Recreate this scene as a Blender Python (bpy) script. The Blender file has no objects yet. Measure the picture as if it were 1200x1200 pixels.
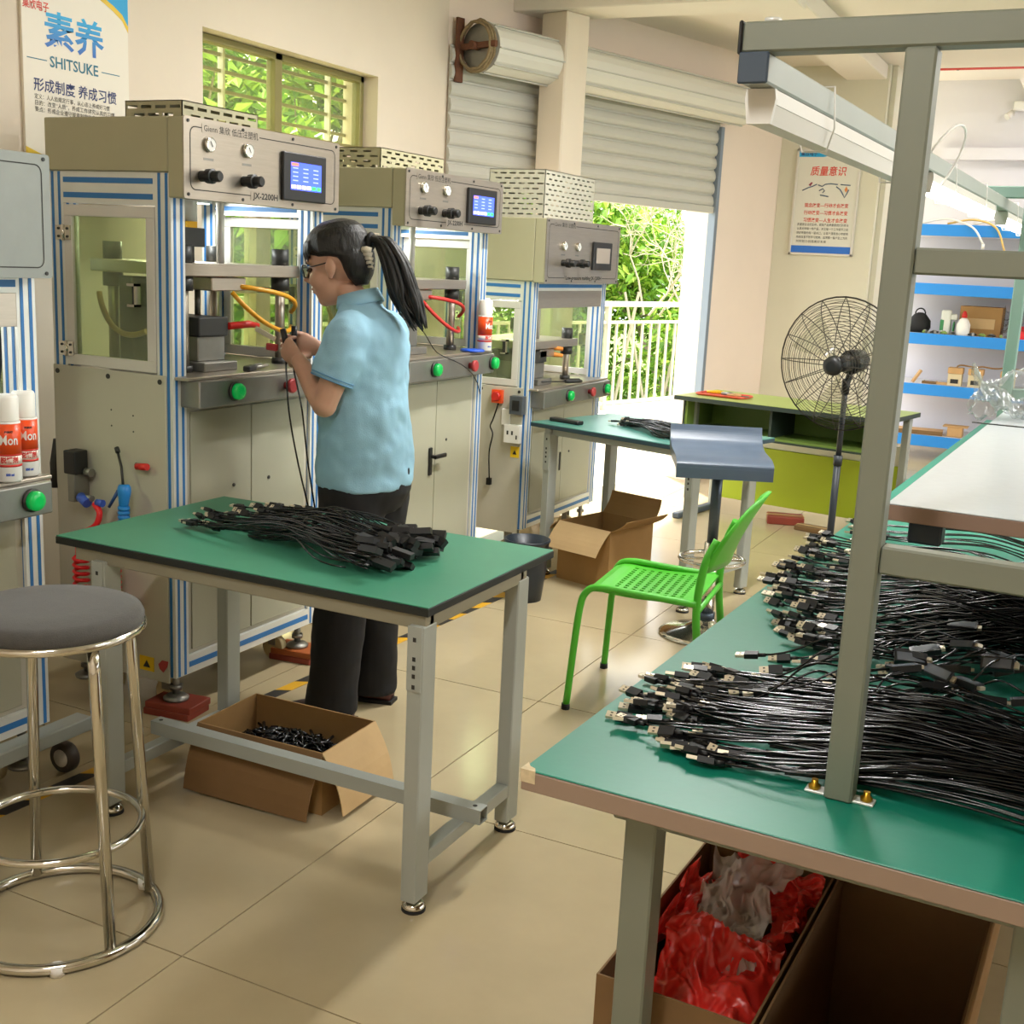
import bpy, bmesh, math, random
from mathutils import Vector, Matrix, Euler, noise

# ---------------------------------------------------------------- camera, world, lights, exposure
S = bpy.context.scene
COL = S.collection
R = math.radians

def link(o):
    COL.objects.link(o)
    return o

CAM_H = 1.4992
cam_d = bpy.data.cameras.new('camera')
cam = link(bpy.data.objects.new('camera', cam_d))
cam_d.sensor_width = 36.0
cam_d.sensor_fit = 'HORIZONTAL'
cam_d.lens = 36.0 * 1393.5 / 1200.0
cam_d.clip_start = 0.05
cam_d.clip_end = 300
def _cam_matrix(yaw, pitch, roll):
    fwd = Vector((-math.sin(yaw), math.cos(yaw), 0)); right = Vector((math.cos(yaw), math.sin(yaw), 0)); up = Vector((0, 0, 1))
    f2 = fwd * math.cos(pitch) - up * math.sin(pitch)
    u2 = up * math.cos(pitch) + fwd * math.sin(pitch)
    r3 = right * math.cos(roll) + u2 * math.sin(roll)
    u3 = u2 * math.cos(roll) - right * math.sin(roll)
    m = Matrix((r3, u3, -f2)).transposed().to_4x4()
    m.translation = Vector((0, 0, CAM_H))
    return m
cam.matrix_world = _cam_matrix(R(25.96), R(11.98), R(2.797))
S.camera = cam

def lin(h):
    h = h.lstrip('#')
    v = [int(h[i:i+2], 16) / 255.0 for i in (0, 2, 4)]
    return tuple(x / 12.92 if x <= 0.04045 else ((x + 0.055) / 1.055) ** 2.4 for x in v) + (1.0,)

world = bpy.data.worlds.new('sky')
S.world = world
world.use_nodes = True
wn = world.node_tree
wn.nodes.clear()
w_out = wn.nodes.new('ShaderNodeOutputWorld')
w_bg = wn.nodes.new('ShaderNodeBackground')
w_bg.inputs['Color'].default_value = (0.96, 0.985, 1.0, 1)
w_bg.inputs['Strength'].default_value = 1.7
wn.links.new(w_bg.outputs[0], w_out.inputs[0])

sun_d = bpy.data.lights.new('sun', 'SUN')
sun = link(bpy.data.objects.new('sun', sun_d))
sun_d.energy = 6.5
sun_d.angle = R(1.5)
sun_d.color = (1.0, 0.95, 0.82)
# the sun stands high outside, beyond the roller shutter
sun.rotation_euler = Vector((-0.36, 0.42, 0.83)).to_track_quat('Z', 'Y').to_euler()

S.view_settings.view_transform = 'Standard'
S.view_settings.look = 'None'
S.view_settings.exposure = 1.25
S.view_settings.gamma = 1.0
S.view_settings.use_curve_mapping = False
try:
    S.cycles.use_denoising = True
    S.cycles.max_bounces = 8
    S.cycles.transparent_max_bounces = 16
    S.cycles.caustics_reflective = False
    S.cycles.caustics_refractive = False
    S.cycles.sample_clamp_indirect = 6.0
except Exception:
    pass

rnd = random.Random(7)

# ---------------------------------------------------------------- materials
_mats = {}
def mat(name, color, rough=0.5, metal=0.0, var=0.0, scale=8.0, bump=0.0, bscale=60.0, spec=0.5, emit=0.0, alpha=1.0, coat=0.0, stretch=None, sheen=0.0, trans=0.0, sss=0.0):
    if name in _mats:
        return _mats[name]
    m = bpy.data.materials.new(name)
    m.use_nodes = True
    nt = m.node_tree
    b = nt.nodes['Principled BSDF']
    c = lin(color) if isinstance(color, str) else color
    b.inputs['Base Color'].default_value = c
    b.inputs['Roughness'].default_value = rough
    b.inputs['Metallic'].default_value = metal
    b.inputs['Specular IOR Level'].default_value = spec
    b.inputs['Coat Weight'].default_value = coat
    b.inputs['Sheen Weight'].default_value = sheen
    b.inputs['Transmission Weight'].default_value = trans
    if sss:
        b.inputs['Subsurface Weight'].default_value = sss
        b.inputs['Subsurface Radius'].default_value = (0.02, 0.008, 0.004)
        b.inputs['Subsurface Scale'].default_value = 0.5
    if emit:
        b.inputs['Emission Color'].default_value = c
        b.inputs['Emission Strength'].default_value = emit
    b.inputs['Alpha'].default_value = alpha
    if var or bump:
        tc = nt.nodes.new('ShaderNodeTexCoord')
        mp = nt.nodes.new('ShaderNodeMapping')
        nt.links.new(tc.outputs['Object'], mp.inputs[0])
        if stretch:
            mp.inputs['Scale'].default_value = stretch
    if var:
        n = nt.nodes.new('ShaderNodeTexNoise')
        n.inputs['Scale'].default_value = scale
        n.inputs['Detail'].default_value = 6
        n.inputs['Roughness'].default_value = 0.65
        nt.links.new(mp.outputs[0], n.inputs['Vector'])
        rp = nt.nodes.new('ShaderNodeValToRGB')
        rp.color_ramp.elements[0].position = 0.3
        rp.color_ramp.elements[1].position = 0.7
        rp.color_ramp.elements[0].color = tuple(max(0, x * (1 - var)) for x in c[:3]) + (1,)
        rp.color_ramp.elements[1].color = tuple(min(1, x * (1 + var)) for x in c[:3]) + (1,)
        nt.links.new(n.outputs['Fac'], rp.inputs[0])
        nt.links.new(rp.outputs[0], b.inputs['Base Color'])
    if bump:
        n2 = nt.nodes.new('ShaderNodeTexNoise')
        n2.inputs['Scale'].default_value = bscale
        n2.inputs['Detail'].default_value = 4
        nt.links.new(mp.outputs[0], n2.inputs['Vector'])
        bp = nt.nodes.new('ShaderNodeBump')
        bp.inputs['Strength'].default_value = bump
        bp.inputs['Distance'].default_value = 0.01
        nt.links.new(n2.outputs['Fac'], bp.inputs['Height'])
        nt.links.new(bp.outputs[0], b.inputs['Normal'])
    _mats[name] = m
    return m

def glass_mat(name, color, alpha, rough=0.03):
    """thin pane: mostly clear, tinted, with a gloss"""
    if name in _mats:
        return _mats[name]
    m = bpy.data.materials.new(name)
    m.use_nodes = True
    nt = m.node_tree
    nt.nodes.clear()
    out = nt.nodes.new('ShaderNodeOutputMaterial')
    tr = nt.nodes.new('ShaderNodeBsdfTransparent')
    tr.inputs[0].default_value = lin(color)
    gl = nt.nodes.new('ShaderNodeBsdfGlossy')
    gl.inputs['Roughness'].default_value = rough
    gl.inputs['Color'].default_value = (1, 1, 1, 1)
    lw0 = nt.nodes.new('ShaderNodeLayerWeight')
    pw = nt.nodes.new('ShaderNodeMath'); pw.operation = 'POWER'; pw.inputs[1].default_value = 4.0
    nt.links.new(lw0.outputs['Facing'], pw.inputs[0])
    lw = nt.nodes.new('ShaderNodeMath'); lw.operation = 'MULTIPLY_ADD'; lw.inputs[1].default_value = 0.6; lw.inputs[2].default_value = 0.03
    nt.links.new(pw.outputs[0], lw.inputs[0])
    mx = nt.nodes.new('ShaderNodeMixShader')
    nt.links.new(lw.outputs[0], mx.inputs[0])
    nt.links.new(tr.outputs[0], mx.inputs[1])
    nt.links.new(gl.outputs[0], mx.inputs[2])
    df = nt.nodes.new('ShaderNodeBsdfDiffuse')
    df.inputs[0].default_value = lin(color)
    mx2 = nt.nodes.new('ShaderNodeMixShader')
    mx2.inputs[0].default_value = alpha
    nt.links.new(mx.outputs[0], mx2.inputs[1])
    nt.links.new(df.outputs[0], mx2.inputs[2])
    nt.links.new(mx2.outputs[0], out.inputs[0])
    _mats[name] = m
    return m

M = dict(
    wall=mat('painted_plaster', '#e0d3c1', 0.85, var=0.03, scale=1.6, bump=0.06, bscale=30),
    wall_pink=mat('painted_plaster_warm', '#e8d8ca', 0.85, var=0.03, scale=1.3, bump=0.06, bscale=30),
    wall_yellow=mat('painted_plaster_cream', '#d6d2c0', 0.85, var=0.03, scale=1.3, bump=0.06, bscale=30),
    wall_grey=mat('painted_panel_grey', '#cfccd0', 0.7, var=0.02, scale=1.0),
    ceil=mat('ceiling_paint', '#e8e0d6', 0.9, var=0.02, scale=1.0),
    grout=mat('tile_grout', '#5d4c33', 0.9),
    tile=mat('polished_floor_tile', '#b6a684', 0.19, var=0.05, scale=3.2, spec=0.5, bump=0.012, bscale=5),
    concrete=mat('sunlit_concrete', '#d8d0c0', 0.9, var=0.08, scale=3),
    soil=mat('garden_soil', '#6a7a3e', 0.95, var=0.25, scale=3),
    alu=mat('aluminium_profile', '#dfe0da', 0.4, 0.25, var=0.04, scale=5),
    alu_white=mat('aluminium_frame', '#d7d3cc', 0.42, 0.15),
    blue_strip=mat('blue_slot_strip', '#2f74b5', 0.5),
    beige=mat('machine_paint_beige', '#aca788', 0.5, var=0.04, scale=2.5, bump=0.03, bscale=220),
    panelgrey=mat('machine_panel_grey_beige', '#bdb9a9', 0.5, var=0.03, scale=2.5, bump=0.03, bscale=220),
    steel=mat('brushed_steel', '#b4aa9c', 0.33, 0.8, var=0.06, scale=9, stretch=(1, 1, 14)),
    steel_dark=mat('dull_steel', '#8f8d86', 0.4, 0.75, var=0.08, scale=12),
    chrome=mat('chrome', '#d8d5cc', 0.12, 1.0),
    dark_steel=mat('blackened_steel', '#3a3a38', 0.45, 0.4, var=0.1, scale=20),
    black=mat('black_plastic', '#1b1b1c', 0.42),
    black_soft=mat('black_rubber', '#161616', 0.7),
    white=mat('white_plastic', '#e6e4de', 0.45),
    ink=mat('black_ink', '#2a2926', 0.7),
    red=mat('red_plastic', '#c8271f', 0.4),
    red_dull=mat('dull_red_plastic', '#a8383a', 0.45),
    green_button=mat('green_push_button', '#08a84a', 0.25, emit=0.12),
    orange=mat('orange_can_print', '#e8501c', 0.35),
    yellow=mat('yellow_label', '#e8c21a', 0.5),
    brass=mat('brass', '#b98f2c', 0.3, 0.9),
    glass=glass_mat('clear_pane', '#e9f2e2', 0.04),
    glass_window=glass_mat('yellow_tinted_window_glass', '#f3f5da', 0.07),
    door_paint=mat('machine_door_grey_green', '#a6a591', 0.5, var=0.03, scale=2.5, bump=0.03, bscale=220),
    glass_door=glass_mat('acrylic_door_pane', '#dfe7c8', 0.10),
    greentop=mat('green_table_mat', '#3f876a', 0.4, var=0.06, scale=4, bump=0.02, bscale=80),
    teal=mat('green_bench_mat', '#127d66', 0.42, var=0.06, scale=3, bump=0.02, bscale=60),
    mat_edge=mat('black_mat_edge', '#1f2320', 0.6),
    legpaint=mat('grey_leg_paint', '#a8ada6', 0.45, 0.1, var=0.03, scale=5),
    uprightpaint=mat('grey_green_upright_paint', '#7c8072', 0.45, 0.05, var=0.03, scale=4),
    upright_far=mat('sea_green_upright_paint', '#83a094', 0.45, 0.05, var=0.03, scale=4),
    bench_edge=mat('bench_edge_band', '#96806f', 0.55, var=0.04, scale=4),
    card=mat('cardboard', '#9c7848', 0.85, var=0.07, scale=6, bump=0.05, bscale=40),
    card_pale=mat('cardboard_pale', '#bd9f72', 0.85, var=0.06, scale=6, bump=0.05, bscale=40),
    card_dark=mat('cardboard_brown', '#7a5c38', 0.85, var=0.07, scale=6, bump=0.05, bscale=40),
    wood=mat('wood', '#c49a66', 0.6, var=0.12, scale=5, stretch=(1, 8, 1)),
    redwood=mat('reddish_board', '#8c3a2a', 0.55, var=0.1, scale=9),
    orangewood=mat('orange_brown_board', '#a85a2c', 0.55, var=0.1, scale=9),
    lime=mat('lime_laminate', '#b2c52c', 0.4, var=0.03, scale=2),
    desk_green=mat('olive_green_laminate', '#7d9a48', 0.45, var=0.04, scale=2),
    chair_green=mat('green_chair_plastic', '#4bb02c', 0.4, var=0.03, scale=4),
    blue_shelf=mat('blue_shelf_paint', '#2a8be0', 0.45),
    seat_grey=mat('charcoal_seat_fabric', '#474541', 0.95, var=0.12, scale=60, bump=0.25, bscale=400, sheen=0.2),
    seat_blue=mat('slate_blue_vinyl', '#4c5a6c', 0.36, var=0.05, scale=6),
    cable=mat('black_cable_jacket', '#08090a', 0.24),
    metal_plug=mat('plug_shell_metal', '#d6cab0', 0.35, 0.35),
    diffuser=mat('lamp_diffuser_off', '#dad6cc', 0.4),
    tape_y=mat('hazard_tape_yellow', '#d9a31c', 0.6),
    tape_k=mat('hazard_tape_black', '#2b2722', 0.6),
    rust=mat('rusty_iron', '#6d4632', 0.85, 0.1, var=0.25, scale=25, bump=0.3, bscale=80),
    shutter=mat('shutter_slat_paint', '#c0beb4', 0.55, 0.0, var=0.03, scale=4),
    laminate=mat('white_laminate', '#bcc2c6', 0.3, var=0.04, scale=60),
)

# ---------------------------------------------------------------- mesh builder
class MB:
    def __init__(s):
        s.v = []; s.f = []; s.m = []; s.sm = []
        s.T = None
    def add(s, vs, fs, mi=0, smooth=False):
        b = len(s.v)
        if s.T is not None:
            vs = [s.T @ Vector(p) for p in vs]
        s.v += [tuple(p) for p in vs]
        s.f += [tuple(b + i for i in f) for f in fs]
        s.m += [mi] * len(fs)
        s.sm += [smooth] * len(fs)
        return s
    def box(s, x0, x1, y0, y1, z0, z1, mi=0):
        x0, x1 = min(x0, x1), max(x0, x1); y0, y1 = min(y0, y1), max(y0, y1); z0, z1 = min(z0, z1), max(z0, z1)
        vs = [(x0, y0, z0), (x1, y0, z0), (x1, y1, z0), (x0, y1, z0), (x0, y0, z1), (x1, y0, z1), (x1, y1, z1), (x0, y1, z1)]
        return s.add(vs, [(3, 2, 1, 0), (4, 5, 6, 7), (0, 1, 5, 4), (1, 2, 6, 5), (2, 3, 7, 6), (3, 0, 4, 7)], mi)
    def obox(s, c, ex, ey, ez, mi=0):
        """box from centre and three half-axis vectors"""
        c, ex, ey, ez = Vector(c), Vector(ex), Vector(ey), Vector(ez)
        vs = [c + a * ex + b * ey + d * ez for d in (-1, 1) for (a, b) in ((-1, -1), (1, -1), (1, 1), (-1, 1))]
        return s.add(vs, [(3, 2, 1, 0), (4, 5, 6, 7), (0, 1, 5, 4), (1, 2, 6, 5), (2, 3, 7, 6), (3, 0, 4, 7)], mi)
    def bar(s, a, b, w, h=None, mi=0, up=(0, 0, 1)):
        """rectangular bar from a to b (full width w across, h along up)"""
        a, b = Vector(a), Vector(b)
        h = h or w
        d = (b - a)
        L = d.length
        d.normalize()
        u = Vector(up)
        if abs(d.dot(u)) > 0.98:
            u = Vector((0, 1, 0))
        sd = d.cross(u).normalized()
        uu = sd.cross(d)
        return s.obox((a + b) / 2, d * L / 2, sd * w / 2, uu * h / 2, mi)
    def prism(s, poly, z0, z1, mi=0, M4=None):
        """polygon [(x,y)] extruded z0..z1, optional matrix"""
        n = len(poly)
        vs = [(x, y, z0) for x, y in poly] + [(x, y, z1) for x, y in poly]
        if M4 is not None:
            vs = [M4 @ Vector(p) for p in vs]
        fs = [tuple(reversed(range(n))), tuple(range(n, 2 * n))] + [(i, (i + 1) % n, n + (i + 1) % n, n + i) for i in range(n)]
        return s.add(vs, fs, mi)
    def tube(s, pts, r, n=8, closed=False, mi=0, smooth=True, caps=True):
        pts = [Vector(p) for p in pts]
        k = len(pts)
        rs = r if isinstance(r, (list, tuple)) else [r] * k
        vs = []
        prev = None
        for i, p in enumerate(pts):
            if closed:
                t = pts[(i + 1) % k] - pts[i - 1]
            else:
                t = pts[min(i + 1, k - 1)] - pts[max(i - 1, 0)]
            if t.length < 1e-9:
                t = Vector((0, 0, 1))
            t.normalize()
            if prev is None:
                u = Vector((0, 0, 1)) if abs(t.z) < 0.9 else Vector((1, 0, 0))
                u = (u - t * u.dot(t)).normalized()
            else:
                u = (prev - t * prev.dot(t))
                if u.length < 1e-6:
                    u = t.orthogonal()
                u.normalize()
            prev = u
            w = t.cross(u)
            for j in range(n):
                a = 2 * math.pi * j / n
                vs.append(p + (u * math.cos(a) + w * math.sin(a)) * rs[i])
        fs = []
        rng = k if closed else k - 1
        for i in range(rng):
            i2 = (i + 1) % k
            for j in range(n):
                j2 = (j + 1) % n
                fs.append((i * n + j, i * n + j2, i2 * n + j2, i2 * n + j))
        s.add(vs, fs, mi, smooth)
        if caps and not closed:
            b = len(s.v) - len(vs)
            s.f += [tuple(b + j for j in reversed(range(n))), tuple(b + (k - 1) * n + j for j in range(n))]
            s.m += [mi, mi]; s.sm += [False, False]
        return s
    def cyl(s, a, b, r, n=16, mi=0, smooth=True):
        return s.tube([a, b], r, n, mi=mi, smooth=smooth)
    def lathe(s, prof, c=(0, 0, 0), n=24, mi=0, M4=None, smooth=True):
        """profile [(r, z)] turned about z"""
        vs = []
        for r, z in prof:
            for j in range(n):
                a = 2 * math.pi * j / n
                p = Vector((r * math.cos(a), r * math.sin(a), z))
                if M4 is not None:
                    p = M4 @ p
                vs.append(p + Vector(c))
        fs = []
        for i in range(len(prof) - 1):
            for j in range(n):
                j2 = (j + 1) % n
                fs.append((i * n + j, i * n + j2, (i + 1) * n + j2, (i + 1) * n + j))
        s.add(vs, fs, mi, smooth)
        b = len(s.v) - len(vs)
        k = len(prof) - 1
        s.f += [tuple(b + j for j in reversed(range(n))), tuple(b + k * n + j for j in range(n))]
        s.m += [mi, mi]; s.sm += [False, False]
        return s
    def mesh(s, name, mats):
        me = bpy.data.meshes.new(name)
        me.from_pydata(s.v, [], s.f)
        for m in (mats if isinstance(mats, (list, tuple)) else [mats]):
            me.materials.append(m)
        me.polygons.foreach_set('material_index', s.m)
        me.polygons.foreach_set('use_smooth', s.sm)
        me.update()
        return me
    def build(s, name, mats, parent=None, bevel=0.0, seg=1, label=None, loc=None, rz=None):
        o = bpy.data.objects.new(name, s.mesh(name, mats))
        link(o)
        if parent is not None:
            o.parent = parent
        if bevel:
            b = o.modifiers.new('bevel', 'BEVEL')
            b.width = bevel; b.segments = seg; b.limit_method = 'ANGLE'; b.angle_limit = R(40)
            b.harden_normals = False
        if label:
            o['label'] = label
        if loc is not None:
            o.location = loc
        if rz is not None:
            o.rotation_euler = (0, 0, rz)
        return o

def _components(mb):
    par = list(range(len(mb.v)))
    def find(a):
        while par[a] != a:
            par[a] = par[par[a]]; a = par[a]
        return a
    for f in mb.f:
        r0 = find(f[0])
        for i in f[1:]:
            par[find(i)] = r0
    out = {}
    for k, f in enumerate(mb.f):
        out.setdefault(find(f[0]), []).append(k)
    return list(out.values())
def build_each(mb, name, mats, parent=None, bevel=0.0, seg=1):
    """every separate piece of the builder becomes its own object"""
    res = []
    for fl in _components(mb):
        m2 = MB(); mp = {}
        for k in fl:
            for i in mb.f[k]:
                if i not in mp:
                    mp[i] = len(m2.v); m2.v.append(mb.v[i])
            m2.f.append(tuple(mp[i] for i in mb.f[k])); m2.m.append(mb.m[k]); m2.sm.append(mb.sm[k])
        res.append(m2.build(name, mats, parent, bevel, seg))
    return res

def thing(name, label, cat, loc=(0, 0, 0), rz=0.0, group=None):
    o = link(bpy.data.objects.new(name, None))
    o.empty_display_size = 0.1
    o.location = loc
    o.rotation_euler = (0, 0, rz)
    o['label'] = label; o['category'] = cat
    if group:
        o['group'] = group
    return o

def tag(o, label, cat, group=None):
    o['label'] = label; o['category'] = cat
    if group:
        o['group'] = group
    return o

def struct(o, label=None):
    o['kind'] = 'structure'
    if label:
        o['label'] = label
    return o

def child(name, mesh, parent, loc=(0, 0, 0), rot=(0, 0, 0), label=None):
    o = link(bpy.data.objects.new(name, mesh))
    o.parent = parent
    o.location = loc
    o.rotation_euler = rot
    if label:
        o['label'] = label
    return o

def copy_tree(o, parent=None):
    c = o.copy()
    link(c)
    c.parent = parent
    for ch in list(o.children):
        copy_tree(ch, c)
    return c

def text_mesh(body, size, m, extrude=0.0, align='LEFT', bold=0.0, shear=0.0, spacing=1.0):
    cu = bpy.data.curves.new('lettering', 'FONT')
    cu.body = body
    cu.size = size
    cu.align_x = align
    cu.align_y = 'CENTER'
    cu.extrude = extrude
    cu.offset = bold
    cu.shear = shear
    cu.space_character = spacing
    cu.resolution_u = 2
    o = bpy.data.objects.new('lettering', cu)
    COL.objects.link(o)
    bpy.context.view_layer.update()
    dg = bpy.context.evaluated_depsgraph_get()
    me = bpy.data.meshes.new_from_object(o.evaluated_get(dg))
    me.materials.clear()
    me.materials.append(m)
    bpy.data.objects.remove(o)
    bpy.data.curves.remove(cu)
    return me

def text(name, body, size, m, parent, M4, align='LEFT', bold=0.0, extrude=0.0, shear=0.0, spacing=1.0, fitw=None):
    me = text_mesh(body, size, m, extrude, align, bold, shear, spacing)
    if fitw and len(me.vertices):
        xs = [v.co.x for v in me.vertices]
        w = max(xs) - min(xs)
        if w > 0:
            k = fitw / w
            for v in me.vertices:
                v.co.x *= k
    me.transform(M4)
    o = bpy.data.objects.new(name, me)
    link(o)
    if parent is not None:
        o.parent = parent
    return o

def face_x(x, y, z):
    """text frame lying on a face that looks towards +X: text runs along +Y"""
    return Matrix(((0, 0, 1, x), (1, 0, 0, y), (0, 1, 0, z), (0, 0, 0, 1)))
def face_my(x, y, z):
    """text frame on a face that looks towards -Y: text runs along +X"""
    return Matrix(((1, 0, 0, x), (0, 0, -1, y), (0, 1, 0, z), (0, 0, 0, 1)))

def rrect(w, h, r, n=4):
    """rounded rectangle outline centred at 0"""
    pts = []
    for cx, cy, a0 in ((w/2 - r, h/2 - r, 0), (-w/2 + r, h/2 - r, 90), (-w/2 + r, -h/2 + r, 180), (w/2 - r, -h/2 + r, 270)):
        for i in range(n + 1):
            a = R(a0 + 90 * i / n)
            pts.append((cx + r * math.cos(a), cy + r * math.sin(a)))
    return pts

def bez(p0, p1, p2, p3, n=12):
    p0, p1, p2, p3 = map(Vector, (p0, p1, p2, p3))
    out = []
    for i in range(n + 1):
        t = i / n
        out.append((1-t)**3 * p0 + 3*(1-t)**2*t * p1 + 3*(1-t)*t*t * p2 + t**3 * p3)
    return out

def crom(pts, n=6, closed=False):
    """Catmull-Rom through points"""
    P = [Vector(p) for p in pts]
    k = len(P)
    out = []
    rng = k if closed else k - 1
    for i in range(rng):
        a = P[(i - 1) % k] if (closed or i > 0) else P[0] * 2 - P[1]
        b = P[i]; c = P[(i + 1) % k]
        d = P[(i + 2) % k] if (closed or i + 2 < k) else P[-1] * 2 - P[-2]
        for j in range(n):
            t = j / n
            out.append(0.5 * ((2*b) + (c - a) * t + (2*a - 5*b + 4*c - d) * t*t + (3*b - a - 3*c + d) * t**3))
    if not closed:
        out.append(P[-1])
    return out

# ================================================================ THE SETTING
XW = -3.3            # window wall plane
SH0 = Vector((-3.3, 5.74, 0))
SHA = R(73)          # direction of the shutter wall
SD = Vector((math.cos(SHA), math.sin(SHA), 0))
def sh_x(y):         # X of shutter wall plane at Y
    return SH0.x + (y - SH0.y) * SD.x / SD.y
CEIL = 2.95

# tile material reads the world position so that no two tiles look alike
_t = M['tile'].node_tree
_geo = _t.nodes.new('ShaderNodeNewGeometry')
for nd in _t.nodes:
    if nd.type == 'MAPPING':
        for l in list(nd.inputs[0].links):
            _t.links.remove(l)
        _t.links.new(_geo.outputs['Position'], nd.inputs[0])

fb = MB().box(-3.4, 4.2, -1.2, 12.6, -0.12, -0.004)
floor = struct(fb.build('floor', M['grout']), 'polished beige square floor tiles with thin dark joints')
tb = MB().box(0.0018, 0.8982, 0.0018, 0.8982, -0.006, 0.0)
tile_me = tb.mesh('tile', M['tile'])
for i in range(-2, 7):
    for j in range(-3, 12):
        x0 = -1.602 + 0.9 * (i - 0); y0 = 1.776 + 0.9 * j
        if x0 + 0.45 < sh_x(y0 + 0.45) - 0.6 and y0 > 5.0:
            continue
        if x0 > 4.0 or y0 + .9 > 12.6:
            continue
        child('tile', tile_me, floor, (x0, y0, 0))

# window wall with the window hole
WY0, WY1, WZ0, WZ1 = 3.83, 5.08, 1.02, 2.325
wb = MB()
wb.box(XW - 0.2, XW, -1.2, WY0, 0, CEIL + .2).box(XW - 0.2, XW, WY1, 5.74, 0, CEIL + .2)
wb.box(XW - 0.2, XW, WY0, WY1, 0, WZ0).box(XW - 0.2, XW, WY0, WY1, WZ1, CEIL + .2)
struct(wb.build('wall_left', M['wall']), 'cream plastered wall behind the row of machines')
struct(MB().box(XW, XW + 0.1, -1.2, 2.84, 0, CEIL).build('wall_left_pilaster', M['wall']), 'flat cream pilaster at the left edge')

frame_m = mat('bronze_window_frame', '#8d8656', 0.45, 0.3)
pinkframe = mat('pale_pink_window_frame', '#dcc5b0', 0.6)
win = struct(MB().box(XW - 0.19, XW - 0.005, WY0, WY1, 1.925, 1.975).build('window_1', pinkframe), 'bronze framed sliding window with outside grille')
wf = MB()
for (y0, y1, z0, z1) in ((WY0, WY1, WZ1 - 0.03, WZ1), (WY0, WY1, 1.975, 2.0), (WY0, WY0 + 0.02, 1.975, WZ1), (WY1 - 0.03, WY1, 1.975, WZ1), (4.39, 4.44, 1.975, WZ1)):
    wf.box(XW - 0.13, XW - 0.08, y0, y1, z0, z1)
wf.build('window_frame', frame_m, win, 0.003)
wl = MB()
for (y0, y1, z0, z1) in ((WY0, WY1, WZ0, WZ0 + 0.05), (WY0, WY0 + 0.05, WZ0, 1.925), (WY1 - 0.05, WY1, WZ0, 1.925), (4.24, 4.34, WZ0, 1.925), (4.66, 4.74, WZ0, 1.925), (WY0, WY1, 1.3, 1.33), (WY0, WY1, 1.58, 1.61)):
    wl.box(XW - 0.13, XW - 0.06, y0, y1, z0, z1)
wl.build('lower_window_frame', pinkframe, win, 0.003)
for (y0, y1, z0, z1) in ((WY0 + .02, 4.39, 2.0, WZ1 - .03), (4.44, WY1 - .03, 2.0, WZ1 - .03), (WY0 + .05, 4.24, WZ0 + .05, 1.925), (4.34, 4.66, WZ0 + .05, 1.925), (4.74, WY1 - .05, WZ0 + .05, 1.925)):
    MB().box(XW - 0.105, XW - 0.101, y0, y1, z0, z1).build('pane', M['glass_window'] if z0 > 1.95 else M['glass'], win)
for z in (2.055, 2.135, 2.215, 2.28):
    MB().bar((XW - 0.19, WY0, z), (XW - 0.19, WY1, z), 0.014, mi=0).build('grille_bar', frame_m, win)
for y in (4.16, 4.55, 4.93):
    MB().bar((XW - 0.185, y, 1.975), (XW - 0.185, y, WZ1), 0.03, 0.012).build('grille_upright', M['alu_white'], win)

# roller shutter wall (turned about 17 degrees from the window wall)
def place_sh(o):
    o.location = SH0
    o.rotation_euler = (0, 0, SHA)
    return o
sw = MB()
sw.box(-.25, 2.52, 0, 0.2, 2.42, CEIL + .2).box(-.25, .06, 0.002, 0.2, 0, 2.42).box(2.52, 3.42, 0, 0.2, 0, CEIL + .2)
struct(place_sh(sw.build('wall_back_left', M['wall_pink'])), 'warm white plastered wall around the roller shutter')
struct(MB().box(-2.32, -1.6, 8.95, 9.3, 0, CEIL + .2).box(-1.6, -1.56, 9.02, 9.3, 0, CEIL + .2).build('wall_back', M['wall_yellow'], bevel=.004), 'cream wall pier that carries the small framed poster')
struct(MB().box(-2.3, 4.2, 11.75, 11.95, 0, 3.6).build('wall_far', M['wall_grey']), 'pale grey wall of the far room behind the blue shelving')
ceil = MB()
ceil.box(-3.5, 4.2, -1.2, 9.1, CEIL, CEIL + 0.15)
ceil.box(-3.5, 4.2, 9.1, 12.0, 3.25, 3.4).box(-3.0, 4.2, 9.1, 9.18, CEIL, 3.3)
struct(ceil.build('ceiling', M['ceil']), 'pale painted ceiling')
struct(MB().box(XW, -1.62, 6.2, 6.5, 2.83, CEIL).box(-1.9, -1.62, 6.5, 8.96, 2.85, CEIL).build('trim_1', M['ceil'], bevel=0.006), 'concrete ceiling beam over the square column')
colm = MB().box(-0.095, 0.095, -0.095, 0.095, 0, 2.83).build('wall_column', M['wall'], bevel=0.008)
colm.location = (-2.905, 6.345, 0); colm.rotation_euler = (0, 0, SHA)
struct(MB().box(-3.5, 4.4, -1.4, -1.2, 0, CEIL + .2).build('wall_rear', M['wall']), 'cream wall behind the camera')
wr_ = MB().box(4.2, 4.4, -1.2, 2.6, 0, CEIL + .2).box(4.2, 4.4, 2.6, 9.4, 0, .85).box(4.2, 4.4, 2.6, 9.4, 2.75, CEIL + .2).box(4.2, 4.4, 9.4, 12, 0, 3.4).box(4.2, 4.4, 5.9, 6.1, .85, 2.75)
struct(wr_.build('wall_right', M['wall']), 'cream wall with wide windows right of the bench')
struct(colm, 'square cream column standing before the roller shutter')
struct(MB().box(-1.56, 4.2, 11.62, 11.75, 2.56, 2.66).build('trim_2', M['wall_grey']), 'pale ledge high on the far room wall')
struct(MB().box(-0.9, -0.7, 9.2, 11.75, 3.08, 3.25).build('trim_3', M['ceil']), 'pale beam under the far room ceiling')

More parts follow.
